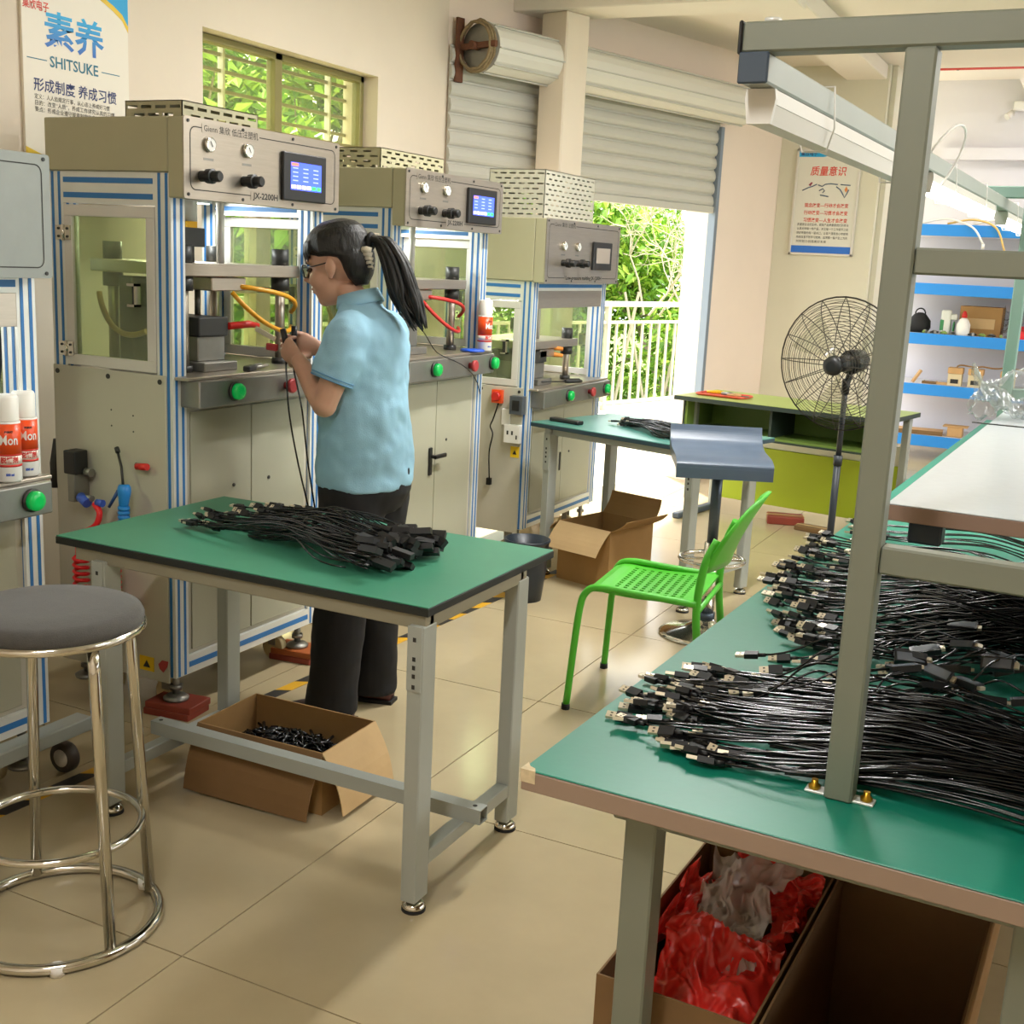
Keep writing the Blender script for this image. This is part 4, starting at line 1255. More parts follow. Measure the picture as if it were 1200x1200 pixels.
for k, (x, y, a, c, lb, L_) in enumerate(((.17, .24, .5, 'yellow', 'yellow handled cutter lying in the red tray', .14), (.27, .2, -.1, 'steel_dark', 'grey tool lying in the red tray', .12), (.33, .17, .2, 'wood', 'orange wooden handled tool at the edge of the red tray', .12))):
    o = thing('hand_tool', lb, 'tool', on_desk(x, y, .760), DR + a)
    MB().tube([(-L_ / 2, 0, .01), (0, 0, .012), (L_ * .2, 0, .01)], [.008, .012, .009], 8).build('handle', M[c], o)
    MB().box(L_ * .2, L_ * .6, -.006, .006, .006, .012).build('blade', M['steel_dark'], o)

fan = thing('pedestal_fan', 'tall black pedestal fan with round wire cage before the desk', 'fan', (-1.125, 6.0, 0))
wire = mat('dark_wire', '#4a4640', .45, .5)
MB().lathe([(.0, 0), (.2, 0), (.2, .02), (.16, .035), (.03, .05)], n=28).build('base', M['dark_steel'], fan)
MB().cyl((0, 0, .04), (0, 0, .60), .018, 12).cyl((0, 0, .60), (0, 0, .99), .014, 12).cyl((0, 0, .57), (0, 0, .62), .022, 12).build('pole', mat('blue_black_paint', '#2c333b', .4), fan)
FQ = Matrix.Translation((-.025, -.05, 1.075)) @ Vector((-.26, -.96, -.06)).to_track_quat('Z', 'Y').to_matrix().to_4x4()
def fpt(r, a, z):
    return FQ @ Vector((r * math.cos(a), r * math.sin(a), z))
FRr = .325
def cage_z(r):
    return .085 * (1 - (r / FRr) ** 2) ** .6
for side, nm in ((1, 'front_cage'), (-1, 'rear_cage')):
    cg = MB()
    nr = 19 if side == 1 else 11
    for i in range(nr):
        r = .06 + (FRr - .06) * (i + 1) / nr
        cg.tube([fpt(r, 2 * math.pi * j / 40, side * cage_z(min(r, FRr))) for j in range(40)], .0016 if i < nr - 1 else .004, 4, closed=True)
    for k in range(16):
        a = 2 * math.pi * k / 16
        cg.tube([fpt(.05 + (FRr - .05) * q / 6, a, side * cage_z(.05 + (FRr - .05) * q / 6)) for q in range(7)], .0022, 4)
    cg.build(nm, wire, fan)
MB().tube([fpt(0, 0, -.09), fpt(0, 0, -.10), fpt(0, 0, -.20), fpt(0, 0, -.24)], [.055, .062, .055, .02], 14).build('motor', M['black'], fan)
MB().tube([fpt(0, 0, .075), fpt(0, 0, .10), fpt(0, 0, .105)], [.05, .045, .02], 14).build('hub_badge', M['black'], fan)
MB().tube([fpt(0, 0, -.07), fpt(0, 0, .04)], [.045, .035], 12).build('rotor_hub', M['black'], fan)
for k in range(3):
    a0 = 2 * math.pi * k / 3 + .4
    vs = []
    for i in range(6):
        r = .045 + (.27 - .045) * i / 5
        for s in (-1, 1):
            vs.append(fpt(r, a0 + s * (.18 + .25 * math.sin(i / 5 * 2.2)), s * .018))
    MB().add(vs, [(2 * i, 2 * i + 1, 2 * i + 3, 2 * i + 2) for i in range(5)], 0, True).build('blade', glass_mat('clear_fan_blade', '#e6e6da', .10, .1), fan)
MB().cyl((0, 0, .96), tuple(fpt(0, 0, -.14)), .016, 10).cyl((0.0, 0, .93), (0, 0, 1.0), .02, 10).build('neck', M['black'], fan)

# clutter on the floor beyond the far table
for k, (x, y, w, d, h, a, c, lb) in enumerate(((-1.62, 7.15, .22, .14, .05, .3, 'redwood', 'small red and brown parcel on the floor under the desk'), (-1.42, 7.02, .2, .10, .03, -.2, 'card_dark', 'flat brown carton piece on the floor under the desk'))):
    o = MB().box(-w / 2, w / 2, -d / 2, d / 2, 0, h).box(-w / 2 - .004, w / 2 + .004, -.012, .012, -.0, h + .002, 1).build('parcel', [M[c], M['card_pale']], None, .006, 2)
    o.location = (x, y, 0); o.rotation_euler = (0, 0, a)
    tag(o, lb, 'parcel')

# ================================================================ POSTERS
def quad_x(x, pts):
    """flat print piece on a +X facing plane from (y,z) outline"""
    return MB().prism([(p[0], p[1]) for p in pts], 0, .0006, M4=face_x(x, 0, 0))
pw = mat('poster_board_white', '#e9e2d2', .45)
cyan = mat('print_cyan', '#18a3dc', .5); deepblue = mat('print_blue', '#2f55b5', .5); yel = mat('print_yellow', '#e6c22e', .5)
navy = mat('print_navy', '#2c3a6e', .6); printred = mat('print_red', '#d8402e', .5); teal_p = mat('print_teal', '#1c6f86', .5)
# title ink runs from cyan at the top to blue at the foot, as printed
grad = bpy.data.materials.new('print_cyan_to_blue'); grad.use_nodes = True
_n = grad.node_tree; _g = _n.nodes.new('ShaderNodeNewGeometry'); _s = _n.nodes.new('ShaderNodeSeparateXYZ'); _m = _n.nodes.new('ShaderNodeMapRange'); _r = _n.nodes.new('ShaderNodeMixRGB')
_n.links.new(_g.outputs['Position'], _s.inputs[0]); _n.links.new(_s.outputs['Z'], _m.inputs['Value'])
_m.inputs['From Min'].default_value = 2.09; _m.inputs['From Max'].default_value = 2.24
_r.inputs[1].default_value = lin('#3450b4'); _r.inputs[2].default_value = lin('#16b0e4')
_n.links.new(_m.outputs[0], _r.inputs[0]); _n.links.new(_r.outputs[0], _n.nodes['Principled BSDF'].inputs['Base Color'])
PX = XW + .012
po = thing('wall_poster', 'tall white Chinese poster reading SHITSUKE on the left wall', 'poster', (0, 0, 0))
MB().box(XW, PX, 2.945, 3.42, 1.63, 2.37).build('board', pw, po, .001)
arc_b = [(3.14, 2.37), (3.42, 2.37), (3.42, 2.247)] + [(3.42 - .28 * t, 2.247 + .123 * (t ** .55)) for t in (.1, .25, .4, .6, .8)]
quad_x(PX, arc_b).build('blue_arc', cyan, po)
arc_y = [(3.42, 2.247), (3.42, 2.225)] + [(3.42 - .28 * t, 2.230 + .130 * (t ** .62)) for t in (.1, .25, .4, .6)] + [(3.42 - .28 * t, 2.247 + .123 * (t ** .55)) for t in (.6, .4, .25, .1)]
quad_x(PX + .0002, arc_y).build('yellow_arc', yel, po)
wave = [(2.945, 1.63), (3.42, 1.63), (3.42, 1.66)] + [(3.42 - .475 * t, 1.66 + .10 * t ** 1.2) for t in (.2, .4, .6, .8, 1.0)]
quad_x(PX + .0002, wave).build('blue_wave', cyan, po)
wave2 = [(3.42 - .475 * t, 1.66 + .10 * t ** 1.2) for t in (0, .2, .4, .6, .8, 1.0)] + [(3.42 - .475 * t, 1.665 + .125 * t ** 1.2) for t in (1, .8, .6, .4, .2, 0)]
quad_x(PX, wave2).build('yellow_wave', yel, po)
text('lettering', '集欣电子', .034, printred, po, face_x(PX + .0008, 2.95, 2.238), fitw=.11, bold=.0006)
text('lettering', '素养', .125, grad, po, face_x(PX + .0008, 3.035, 2.165), fitw=.265, bold=.0024)
text('lettering', 'SHITSUKE', .05, teal_p, po, face_x(PX + .0008, 3.056, 2.071), fitw=.215, bold=.0008)
quad_x(PX, [(2.962, 2.071), (3.045, 2.071), (3.045, 2.074), (2.962, 2.074)]).build('rule', teal_p, po)
quad_x(PX, [(3.288, 2.071), (3.374, 2.071), (3.374, 2.074), (3.288, 2.074)]).build('rule', teal_p, po)
text('lettering', '形成制度 养成习惯', .045, navy, po, face_x(PX + .0008, 2.985, 1.989), fitw=.37, bold=.0006)
for k, (s_, w_) in enumerate((('定义：人人依规定行事，从心态上养成好习惯', .335), ('目的：改变“人质”，养成工作讲究认真的习惯', .355), ('要点：形成企业遵守规章制度的良好风气', .32))):
    text('lettering', s_, .018, M['ink'], po, face_x(PX + .0008, 2.987, 1.953 - .0205 * k), fitw=w_)

p2 = thing('framed_poster', 'small framed Chinese quality poster with red heading on the back pier', 'poster', (0, 0, 0))
PY = 8.935
MB().box(-2.185, -1.735, PY, 8.95, 1.64, 2.375).build('board', mat('poster_board_pale', '#dcdad0', .4), p2)
for (a, b, c, d) in ((-2.19, -2.175, 1.635, 2.38), (-1.745, -1.73, 1.635, 2.38), (-2.19, -1.73, 1.635, 1.65), (-2.19, -1.73, 2.365, 2.38)):
    MB().box(a, b, PY - .008, 8.95, c, d).build('frame_strip', M['alu_white'], p2, .001)
def quad_my(pts, y=PY):
    return MB().prism(pts, 0, .0008, M4=face_my(0, y, 0))
quad_my([(-2.175, 2.365), (-2.175, 2.325), (-2.0, 2.325), (-1.93, 2.34), (-1.99, 2.365)]).build('blue_corner', cyan, p2)
quad_my([(-2.175, 1.65), (-1.745, 1.65), (-1.745, 1.70), (-2.175, 1.70)]).build('blue_band', mat('print_bright_blue', '#2a6fd0', .5), p2)
text('lettering', '集欣电子', .034, navy, p2, face_my(-2.165, PY - .001, 2.345), fitw=.12, bold=.0006)
text('lettering', '质量意识', .07, printred, p2, face_my(-2.085, PY - .001, 2.222), fitw=.255, bold=.0008, shear=.1)
wm = MB()
for pts in ([(-2.13, 2.09), (-2.09, 2.11), (-2.06, 2.12), (-2.03, 2.135)], [(-2.02, 2.13), (-1.99, 2.12), (-1.97, 2.135), (-1.93, 2.14), (-1.88, 2.135)], [(-2.01, 2.09), (-1.985, 2.105), (-1.97, 2.09), (-1.985, 2.075)], [(-2.0, 2.06), (-1.97, 2.055), (-1.94, 2.05)], [(-1.89, 2.12), (-1.86, 2.10), (-1.84, 2.07), (-1.825, 2.045), (-1.81, 2.075), (-1.80, 2.10)], [(-1.86, 2.135), (-1.79, 2.13)]):
    wm.tube([(x, PY - .001, z) for x, z in pts], .004, 4)
wm.build('map_strokes', mat('print_slate', '#5a6a86', .6), p2)
quad_my([(-1.83, 2.10), (-1.818, 2.08), (-1.806, 2.10), (-1.818, 2.125)], PY - .001).build('map_mark', mat('print_orange', '#d9854a', .6), p2)
quad_my([(-2.09, 2.13), (-2.075, 2.12), (-2.06, 2.145), (-2.07, 2.15)], PY - .001).build('map_mark', mat('print_plum', '#9a4a5a', .6), p2)
for k, s_ in enumerate(('观念改变—行动才会改变', '行动改变—习惯才会改变', '习惯改变—人生才会改变')):
    text('lettering', s_, .032, printred, p2, face_my(-2.105, PY - .001, 1.985 - .052 * k), fitw=.315, bold=.0005)
for k, w_ in enumerate((.37, .37, .37, .37, .22)):
    text('lettering', ('质量是企业的生命，提高产品质量是我们的责任', '认真对待每一件产品，关注每一个工作细节之处', '把好质量的每一道关口，让客户满意放心地使用', '持续改善不断学习提高，品质第一客户至上为先', '共同努力创造美好未来')[k], .021, M['ink'], p2, face_my(-2.145, PY - .001, 1.85 - .03 * k), fitw=w_)

# ================================================================ CARDBOARD BOXES
def carton(name, label, W, D, H, loc, rz, m_out, flaps, t=.004):
    """open carton: floor, four walls and hanging flaps {side: (drop angle deg, length)}"""
    c = thing(name, label, 'box', loc, rz)
    MB().box(-W/2, W/2, -D/2, D/2, 0, t).build('bottom', m_out, c)
    walls = {'-y': (-W/2, W/2, -D/2, -D/2 + t), '+y': (-W/2, W/2, D/2 - t, D/2), '-x': (-W/2, -W/2 + t, -D/2 + t, D/2 - t), '+x': (W/2 - t, W/2, -D/2 + t, D/2 - t)}
    for k, (a, b, e, f) in walls.items():
        MB().box(a, b, e, f, t, H).build('wall_panel', m_out, c)
    for k, (ang, L, mm) in flaps.items():
        n = {'-y': Vector((0, -1, 0)), '+y': Vector((0, 1, 0)), '-x': Vector((-1, 0, 0)), '+x': Vector((1, 0, 0))}[k]
        d = n * math.cos(R(ang)) - Vector((0, 0, 1)) * math.sin(R(ang))
        s = Vector((-n.y, n.x, 0))
        half = (W if k[1] == 'y' else D) / 2
        o_ = n * ((D if k[1] == 'y' else W) / 2) + Vector((0, 0, H))
        up = s.cross(d)
        mb = MB()
        # gently bowed sheet
        vs = []; N = 6
        for tt in (0, 1):
            for i in range(N + 1):
                q = o_ + d * (L * i / N) + n * (.012 * math.sin(i / N * math.pi)) + up * (t * .8 * tt)
                vs += [q - s * half * (1 - .02 * i / N), q + s * half * (1 - .02 * i / N)]
        b = 2 * (N + 1)
        fs = []
        for i in range(N):
            a_ = 2 * i
            fs += [(a_, a_ + 1, a_ + 3, a_ + 2), (b + a_, b + a_ + 2, b + a_ + 3, b + a_ + 1), (a_, a_ + 2, b + a_ + 2, b + a_), (a_ + 1, b + a_ + 1, b + a_ + 3, a_ + 3)]
        fs += [(2 * N, 2 * N + 1, b + 2 * N + 1, b + 2 * N), (0, b, b + 1, 1)]
        mb.add(vs, fs)
        mb.build('flap', mm, c)
    return c
cA = carton('cardboard_box', 'open carton of black cable scraps under the green work table', .42, .27, .18, (-1.945, 2.60, 0), R(1.5), M['card'], {'-y': (68, .185, M['card_dark']), '+x': (68, .18, M['card_pale'])})
sc = MB()
rs = random.Random(9)
for k in range(420):
    p = Vector((rs.uniform(-.195, .195), rs.uniform(-.12, .12), 0))
    h = .075 + .055 * (1 - (p.x / .2) ** 2) * (1 - (p.y / .13) ** 2) + rs.uniform(-.02, .008)
    a = rs.uniform(0, 6.28); L = rs.uniform(.015, .035)
    d = Vector((math.cos(a), math.sin(a), rs.uniform(-.4, .4))) * L
    sc.tube([p + Vector((0, 0, h)) - d, p + Vector((rs.uniform(-.008, .008), 0, h + .006)), p + Vector((0, 0, h)) + d], rs.uniform(.0022, .005), 5)
sc.box(-.2, .2, -.128, .128, .006, .07)
o = sc.build('cable_scraps', M['cable'], None)
o.location = (-1.945, 2.60, 0); o.rotation_euler = (0, 0, R(1.5))
o['kind'] = 'stuff'; tag(o, 'heap of short black cable scraps filling the carton under the table', 'cable scraps')
cB = carton('cardboard_box', 'open brown carton with creased pale flap beside the far table leg', .31, .34, .285, (-2.045, 5.25, 0), T2R, M['card'], {'-y': (48, .15, M['card_pale']), '+x': (-35, .1, M['card']), '-x': (40, .08, M['card_pale']), '+y': (-60, .12, M['card'])})
for k in range(3):
    MB().box(-.001, .001, -.09, .0, 0, .002).build('crease', M['card_dark'], cB).matrix_local = Matrix.Translation((-.10 + .085 * k, -.185, .27)) @ Matrix.Rotation(R(48), 4, 'X')
bin_ = thing('waste_bin', 'dark round waste bin behind the green work table', 'bin', (-2.205, 4.70, 0))
MB().lathe([(.075, 0), (.09, .12), (.10, .265), (.105, .27), (.105, .28), (.096, .28), (.088, .12), (.072, .006), (.0, .006)], n=28).build('shell', mat('navy_black_plastic', '#1c2530', .4), bin_)
# the two cartons under the bench
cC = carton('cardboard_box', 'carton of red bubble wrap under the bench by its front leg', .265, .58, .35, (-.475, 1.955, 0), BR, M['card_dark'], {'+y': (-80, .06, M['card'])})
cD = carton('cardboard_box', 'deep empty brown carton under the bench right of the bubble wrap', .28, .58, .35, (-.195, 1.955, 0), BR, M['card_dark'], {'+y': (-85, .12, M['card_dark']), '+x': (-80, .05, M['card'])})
def crumple(name, label, cat, mm, c, size, seed, amp=.035, bub=True, rz=0.0, tilt=(0, 0)):
    """crumpled sheet with thickness and small bubbles"""
    rr = random.Random(seed)
    N = 56
    vs = []
    off = Vector((rr.uniform(0, 50), rr.uniform(0, 50), rr.uniform(0, 50)))
    for tt in (0, 1):
        for i in range(N + 1):
            for j in range(N + 1):
                u, v = i / N - .5, j / N - .5
                nz = noise.noise(Vector((u * 3, v * 3, 0)) + off) * amp + (.5 - abs(noise.noise(Vector((u * 5, v * 5, 3)) + off))) * amp * .9 + (.5 - abs(noise.noise(Vector((u * 11, v * 11, 7)) + off))) * amp * .35
                bb = .0022 * (math.sin(i * 1.6) * math.sin(j * 1.6)) if bub else noise.noise(Vector((u * 25, v * 25, 3)) + off) * .006
                wob = noise.noise(Vector((v * 4, 1, u)) + off) * .03
                vs.append((u * size[0] + wob, v * size[1] + noise.noise(Vector((u * 4, 9, v)) + off) * .03, nz + bb - .0015 * tt))
    n1 = (N + 1) ** 2
    fs = []
    for i in range(N):
        for j in range(N):
            a = i * (N + 1) + j
            fs += [(a, a + N + 1, a + N + 2, a + 1), (n1 + a, n1 + a + 1, n1 + a + N + 2, n1 + a + N + 1)]
    o = MB().add(vs, fs, 0, True).build(name, mm, None)
    o.location = c
    o.rotation_euler = (tilt[0], tilt[1], rz)
    return tag(o, label, cat)
redw = mat('red_bubble_film', '#e0352c', .28, trans=.0, spec=.6)
clearw = glass_mat('clear_bubble_film', '#f2e9e4', .30, .12)
bagw = glass_mat('clear_bag_film', '#f4f6f6', .10, .12)
crumple('bubble_wrap', 'red bubble wrap sheet at the front of the bench carton', 'bubble wrap', redw, (-.46, 1.80, .30), (.2, .24), 3, .05, tilt=(.35, .1))
crumple('bubble_wrap', 'red bubble wrap sheet folded at the left of the bench carton', 'bubble wrap', redw, (-.55, 1.98, .29), (.12, .28), 5, .05, tilt=(.1, .5))
crumple('bubble_wrap', 'red bubble wrap corner rising at the back of the bench carton', 'bubble wrap', redw, (-.44, 2.13, .33), (.17, .12), 7, .04, tilt=(.7, .2))
crumple('bubble_wrap', 'red bubble wrap strip against the right wall of the bench carton', 'bubble wrap', redw, (-.375, 2.0, .31), (.06, .26), 8, .03, tilt=(0, -1.0))
crumple('bubble_wrap', 'clear bubble wrap lying over the red sheets in the bench carton', 'bubble wrap', clearw, (-.475, 2.0, .325), (.16, .3), 11, .05, tilt=(.3, -.1))

# ================================================================ BLUE SHELVING IN THE FAR ROOM
shf = thing('shelving_unit', 'tall blue edged shelving unit in the far room', 'shelving', (0, 0, 0))
SY0, SY1 = 10.5, 11.1
pale = mat('shelf_board_pale', '#d6d4d8', .6)
for z in (1.905, 1.43, 1.02, .60, .17):
    bd = MB().box(-1.72, 1.2, SY0 + .02, SY1, z - .045, z + .04).build('shelf', pale, shf, .002)
    MB().box(-1.72, 1.2, SY0, SY0 + .02, z - .05, z + .042).build('shelf_edge', M['blue_shelf'], bd, .002)
for x in (-1.74, .1, 1.2):
    for y in (SY0, SY1 - .04):
        MB().box(x - .02, x + .02, y, y + .04, 0, 2.0).build('post', M['blue_shelf'], shf, .002)
MB().box(-1.72, 1.2, SY1, SY1 + .008, .1, 1.95).build('back_sheet', mat('lavender_sheet', '#d2d1da', .7), shf)
def shelf_box(name, label, cat, x0, x1, z0, h, d, m_, bev=.004, y=None, band=None):
    y = SY0 + .06 if y is None else y
    o = MB().box(x0, x1, y, y + d, z0, z0 + h, 0)
    if band:
        o.box(x0 + (x1 - x0) * .15, x1 - (x1 - x0) * .15, y - .003, y, z0 + h * .25, z0 + h * .6, 1)
    return tag(o.build(name, [M[m_] if isinstance(m_, str) else m_, M[band] if band else M['ink']], None, bev, 2), label, cat)
ZA = 1.06
shelf_box('carton', 'brown carton lying on the middle blue shelf', 'box', -1.13, -.80, ZA, .24, .3, 'card', y=SY0 + .15, band='card_pale')
bg = thing('dark_bag', 'small black bag at the left of the middle blue shelf', 'bag', (-1.45, SY0 + .2, ZA))
MB().lathe([(.07, 0), (.095, .04), (.09, .10), (.05, .15), (.02, .165)], n=16).build('body', M['black_soft'], bg)
MB().tube(bez((-.04, 0, .14), (-.05, 0, .22), (.05, 0, .22), (.04, 0, .14), 8), .006, 6).build('strap', M['black_soft'], bg)
gt = thing('hand_grinder', 'white and green power tool on the middle blue shelf', 'tool', (-1.22, SY0 + .14, ZA))
MB().box(-.05, .03, -.04, .04, 0, .2).box(-.03, .08, -.03, .03, .12, .17).build('body', mat('pale_tool_grey', '#d7dad2', .4), gt, .015, 2)
MB().box(-.052, -.02, -.042, .042, .03, .12).cyl((.05, 0, .06), (.06, 0, .06), .05, 14).build('grip', mat('tool_green', '#3f8a55', .4), gt, .004)
wb_ = thing('squeeze_bottle', 'white squeeze bottle with red cap on the middle blue shelf', 'bottle', (-1.085, SY0 + .09, ZA))
MB().lathe([(.05, 0), (.055, .02), (.055, .09), (.035, .13), (.02, .145)], n=18).build('body', M['white'], wb_)
MB().lathe([(.022, .145), (.022, .17), (.01, .2)], n=12).build('cap', M['red'], wb_)
rb = thing('parts_bin', 'red plastic parts bin at the right of the middle blue shelf', 'bin', (-.66, SY0 + .12, ZA))
MB().prism([(-.07, -.06), (.07, -.06), (.07, .1), (-.07, .1)], 0, .01).box(-.07, -.062, -.06, .1, .01, .1).box(.062, .07, -.06, .1, .01, .1).box(-.07, .07, .092, .1, .01, .1).box(-.07, .07, -.06, -.052, .01, .065).build('body', mat('bright_red_bin', '#e0323a', .4), rb, .003)
crumple('plastic_bag', 'clear plastic bag slumped on the middle blue shelf', 'plastic bag', bagw, (-.72, SY0 + .33, ZA + .10), (.24, .24), 31, .12, bub=False, tilt=(.8, .2))
for k in range(9):
    x = -1.38 + .075 * k
    o = thing('small_part', ('dark metal offcut among the clutter along the middle shelf edge'), 'part', (x, SY0 + .075, ZA), rs.uniform(0, 3), 'offcuts along the middle shelf edge')
    MB().tube([(-.035, 0, .012), (0, .006, .018), (.035, 0, .012)], [.008, .013, .008], 7).build('rod', M['dark_steel'] if k % 2 else M['desk_green'], o)
    MB().box(-.012, .012, -.012, .012, 0, .03).build('clip', M['steel_dark'], o, .002)
ZB_ = .642
for k, (x, lb) in enumerate(((-1.10, 'left wooden jig block of three on the lower blue shelf'), (-.94, 'middle wooden jig block of three on the lower blue shelf'), (-.69, 'right wooden jig block of three on the lower blue shelf'))):
    o = thing('wooden_jig', lb, 'jig', (x, SY0 + .12, ZB_), 0, 'wooden jig blocks on the lower shelf')
    MB().box(-.055, .055, -.05, .05, 0, .10).build('block', mat('pale_birch', '#d8c7a0', .6, var=.08, scale=8), o, .003)
    MB().box(-.06, .06, -.055, .055, .10, .15).build('lid', M['wood'], o, .003)
    MB().box(-.032, .03, -.053, -.05, .02, .055).build('dark_slot', M['ink'], o)
    MB().tube(bez((.0, .0, .15), (.02, .02, .20), (.10, .05, .14), (.2, .05, .17), 10), .007, 6).build('tan_lead', mat('tan_cord', '#a07a4a', .7), o)
for k, (x, a, lb) in enumerate(((-1.40, .5, 'leaning wood offcut at the left of the lower blue shelf'), (-1.30, .05, 'flat brown wood offcut on the lower blue shelf'), (-1.20, -.08, 'flat wood offcut beside the wooden jig blocks'))):
    o = MB().box(-.06, .06, -.02, .02, 0, .02).cyl((-.04, 0, .02), (-.04, 0, .026), .006, 8).build('wood_offcut', M['wood'] if k != 1 else M['card_dark'], None, .003)
    o.location = (x, SY0 + .1, ZB_ + (.05 if k == 0 else 0)); o.rotation_euler = (0, -1.0 if k == 0 else 0, a)
    tag(o, lb, 'wood')
o = MB().box(-.19, .19, -.1, .1, 0, .035).box(-.19, .19, -.102, -.1, 0, .035, 1).build('wooden_board', [M['wood'], M['card_dark']], None, .003)
o.location = (-1.34, SY0 + .15, .212); o.rotation_euler = (0, 0, .1)
tag(o, 'wooden board lying on the lowest blue shelf', 'board')
o = MB().box(-.06, .06, -.06, .06, 0, .08).box(-.10, .10, -.065, .065, .08, .092).build('wooden_jig', M['wood'], None, .003)
o.location = (-1.05, SY0 + .15, .212)
tag(o, 'small wooden stand on the lowest blue shelf', 'jig')
for k in range(5):
    o = MB().tube(crom([(-1.5 + .2 * k, SY0 + .05, 1.955), (-1.3 + .2 * k, SY0 + .02, 1.99), (-1.1 + .18 * k, SY0 - .01, 1.93), (-1.0 + .17 * k, SY0 - .03, 1.80 - .06 * (k % 3))], 5), .008, 6).cyl((-1.0 + .17 * k, SY0 - .03, 1.80 - .06 * (k % 3)), (-1.0 + .17 * k, SY0 - .03, 1.76 - .06 * (k % 3)), .012, 8).build('hanging_cord', mat('straw_cord', '#d8b46a', .8) if k % 2 else M['white'], None)
    tag(o, 'loose pale cord hanging over the top blue shelf', 'cord', 'cords over the top shelf')

# red sprinkler pipe with its hanger
pp = thing('sprinkler_pipe', 'red pipe hung below the far room ceiling', 'pipe', (0, 0, 0))
MB().cyl((-1.75, 9.6, 3.02), (2.5, 9.6, 3.02), .02, 10).build('pipe', M['red'], pp)
MB().box(-1.27, -1.21, 9.58, 9.62, 3.10, 3.25).cyl((-1.24, 9.6, 3.0), (-1.24, 9.6, 3.12), .01, 8).build('hanger', M['rust'], pp)
sn = thing('wall_sensor', 'small white box sensor high on the far wall', 'sensor', (-.95, 11.68, 3.02))
MB().box(-.06, .06, 0, .07, -.04, .04).build('body', M['white'], sn, .008, 2)
MB().cyl((-.06, -.01, -.06), (-.10, -.05, -.10), .03, 10).build('head', M['alu_white'], sn)

# ================================================================ THINGS ON AND AROUND THE MACHINES
def spray_can(label, loc, rz=0, scale=1.0):
    c = thing('spray_can', label, 'can', loc, rz, 'spray cans')
    MB().lathe([(.030, 0), (.0325, .004), (.0325, .15), (.0325, .154)], n=28).build('body', M['white'], c)
    MB().lathe([(.0327, .072), (.0327, .150)], n=28).build('orange_band', M['orange'], c)
    MB().lathe([(.0329, .046), (.0329, .068)], n=28).build('pale_band', mat('can_pale_band', '#e6d8cc', .4), c)
    build_each(MB().lathe([(.0331, .040), (.0331, .046)], n=28).lathe([(.0331, .068), (.0331, .072)], n=28), 'red_rule', M['red'], c)
    MB().lathe([(.029, .154), (.0295, .16), (.0295, .215), (.026, .222), (.0, .223)], n=28).build('cap', mat('can_cap_white', '#f0eee6', .4), c)
    # lettering wrapped on the camera side
    for body, z, size, mm, w in (('Mon', .108, .034, M['white'], .045), ('脱模剂', .057, .017, M['red'], .045), ('PRODUCT', .13, .006, M['ink'], .02), ('550 ml', .02, .008, deepblue, .02)):
        me = text_mesh(body, size, mm, 0, 'CENTER', .0006)
        xs = [v.co.x for v in me.vertices]
        k = w / max(1e-6, max(xs) - min(xs))
        for v in me.vertices:
            a = v.co.x * k / .0333 - math.pi / 2 + R(52)
            v.co = Vector((.0335 * math.cos(a), .0335 * math.sin(a), v.co.y + z))
        child('lettering', me, c)
    return c
spray_can('orange and white spray can on the left machine shelf, nearer its post', (-2.505, 2.205, .882), .25)
spray_can('orange and white spray can at the very left edge', (-2.475, 2.125, .882), .05)
c3 = spray_can('orange and white spray can on the second lit machine', (-2.47, 4.71, 1.097), .35)
o = MB().lathe([(.05, 0), (.055, .004), (.05, .010), (.0, .012)], n=24).build('blue_lid', mat('blue_lid_plastic', '#1f55c8', .4), None)
o.location = (-2.48, 4.62, 1.097); tag(o, 'flat blue plastic lid beside the spray can on the second machine', 'lid')

# pads under the feet of the nearest machine
for k, (x, y, m_a, lb) in enumerate(((-2.56, 2.825, 'redwood', 'dark red board under the nearer machine foot'), (-2.56, 3.477, 'orangewood', 'orange brown board under the farther machine foot'))):
    o = MB().box(-.085, .085, -.06, .06, 0, .022, 0).box(-.08, .09, -.058, .062, .022, .044, 1).build('foot_board', [M['redwood'], M[m_a]], None, .002)
    o.location = (x, y, 0.0005); o.rotation_euler = (0, 0, .12)
    tag(o, lb, 'board')

# side fittings of the nearest machine
def px1(x, z, out=.0):
    return Vector((x + 2.51, -.006 - out, z))
rg = MB()
rg.box(-.385, -.335, -.075, -.02, .77, .845, 0).box(-.375, -.345, -.07, -.006, .68, .77, 1)
rg.build('air_regulator', [M['black'], M['steel_dark']], m1, .004, 2)
MB().cyl((-.31, -.03, .775), (-.345, -.03, .775), .014, 10).cyl((-.345, -.05, .70), (-.28, -.06, .70), .010, 10).build('regulator_fitting', M['steel_dark'], m1)
MB().cyl((-.33, -.06, .70), (-.29, -.07, .685), .016, 10).cyl((-.26, -.06, .69), (-.235, -.06, .69), .012, 10).build('hose_fitting', mat('blue_fitting', '#3d5fc4', .4), m1)
redh = mat('red_air_hose', '#e8212a', .35)
MB().tube(crom([(-.27, -.06, .685), (-.24, -.07, .66), (-.25, -.08, .62), (-.31, -.085, .58), (-.32, -.085, .52)], 6), .010, 8).build('air_hose', redh, m1)
hx = []
for i in range(120):
    a = i / 8 * 2 * math.pi
    hx.append((-.31 + .022 * math.cos(a), -.085 + .022 * math.sin(a), .52 - i * .0026))
MB().tube(hx, .006, 6).build('coil_hose', redh, m1)
hx = []
for i in range(100):
    a = i / 8 * 2 * math.pi
    hx.append((-.19 + .03 * math.cos(a), -.085 + .03 * math.sin(a), .52 - i * .0022))
MB().tube(hx, .008, 6).build('coil_hose', redh, m1)
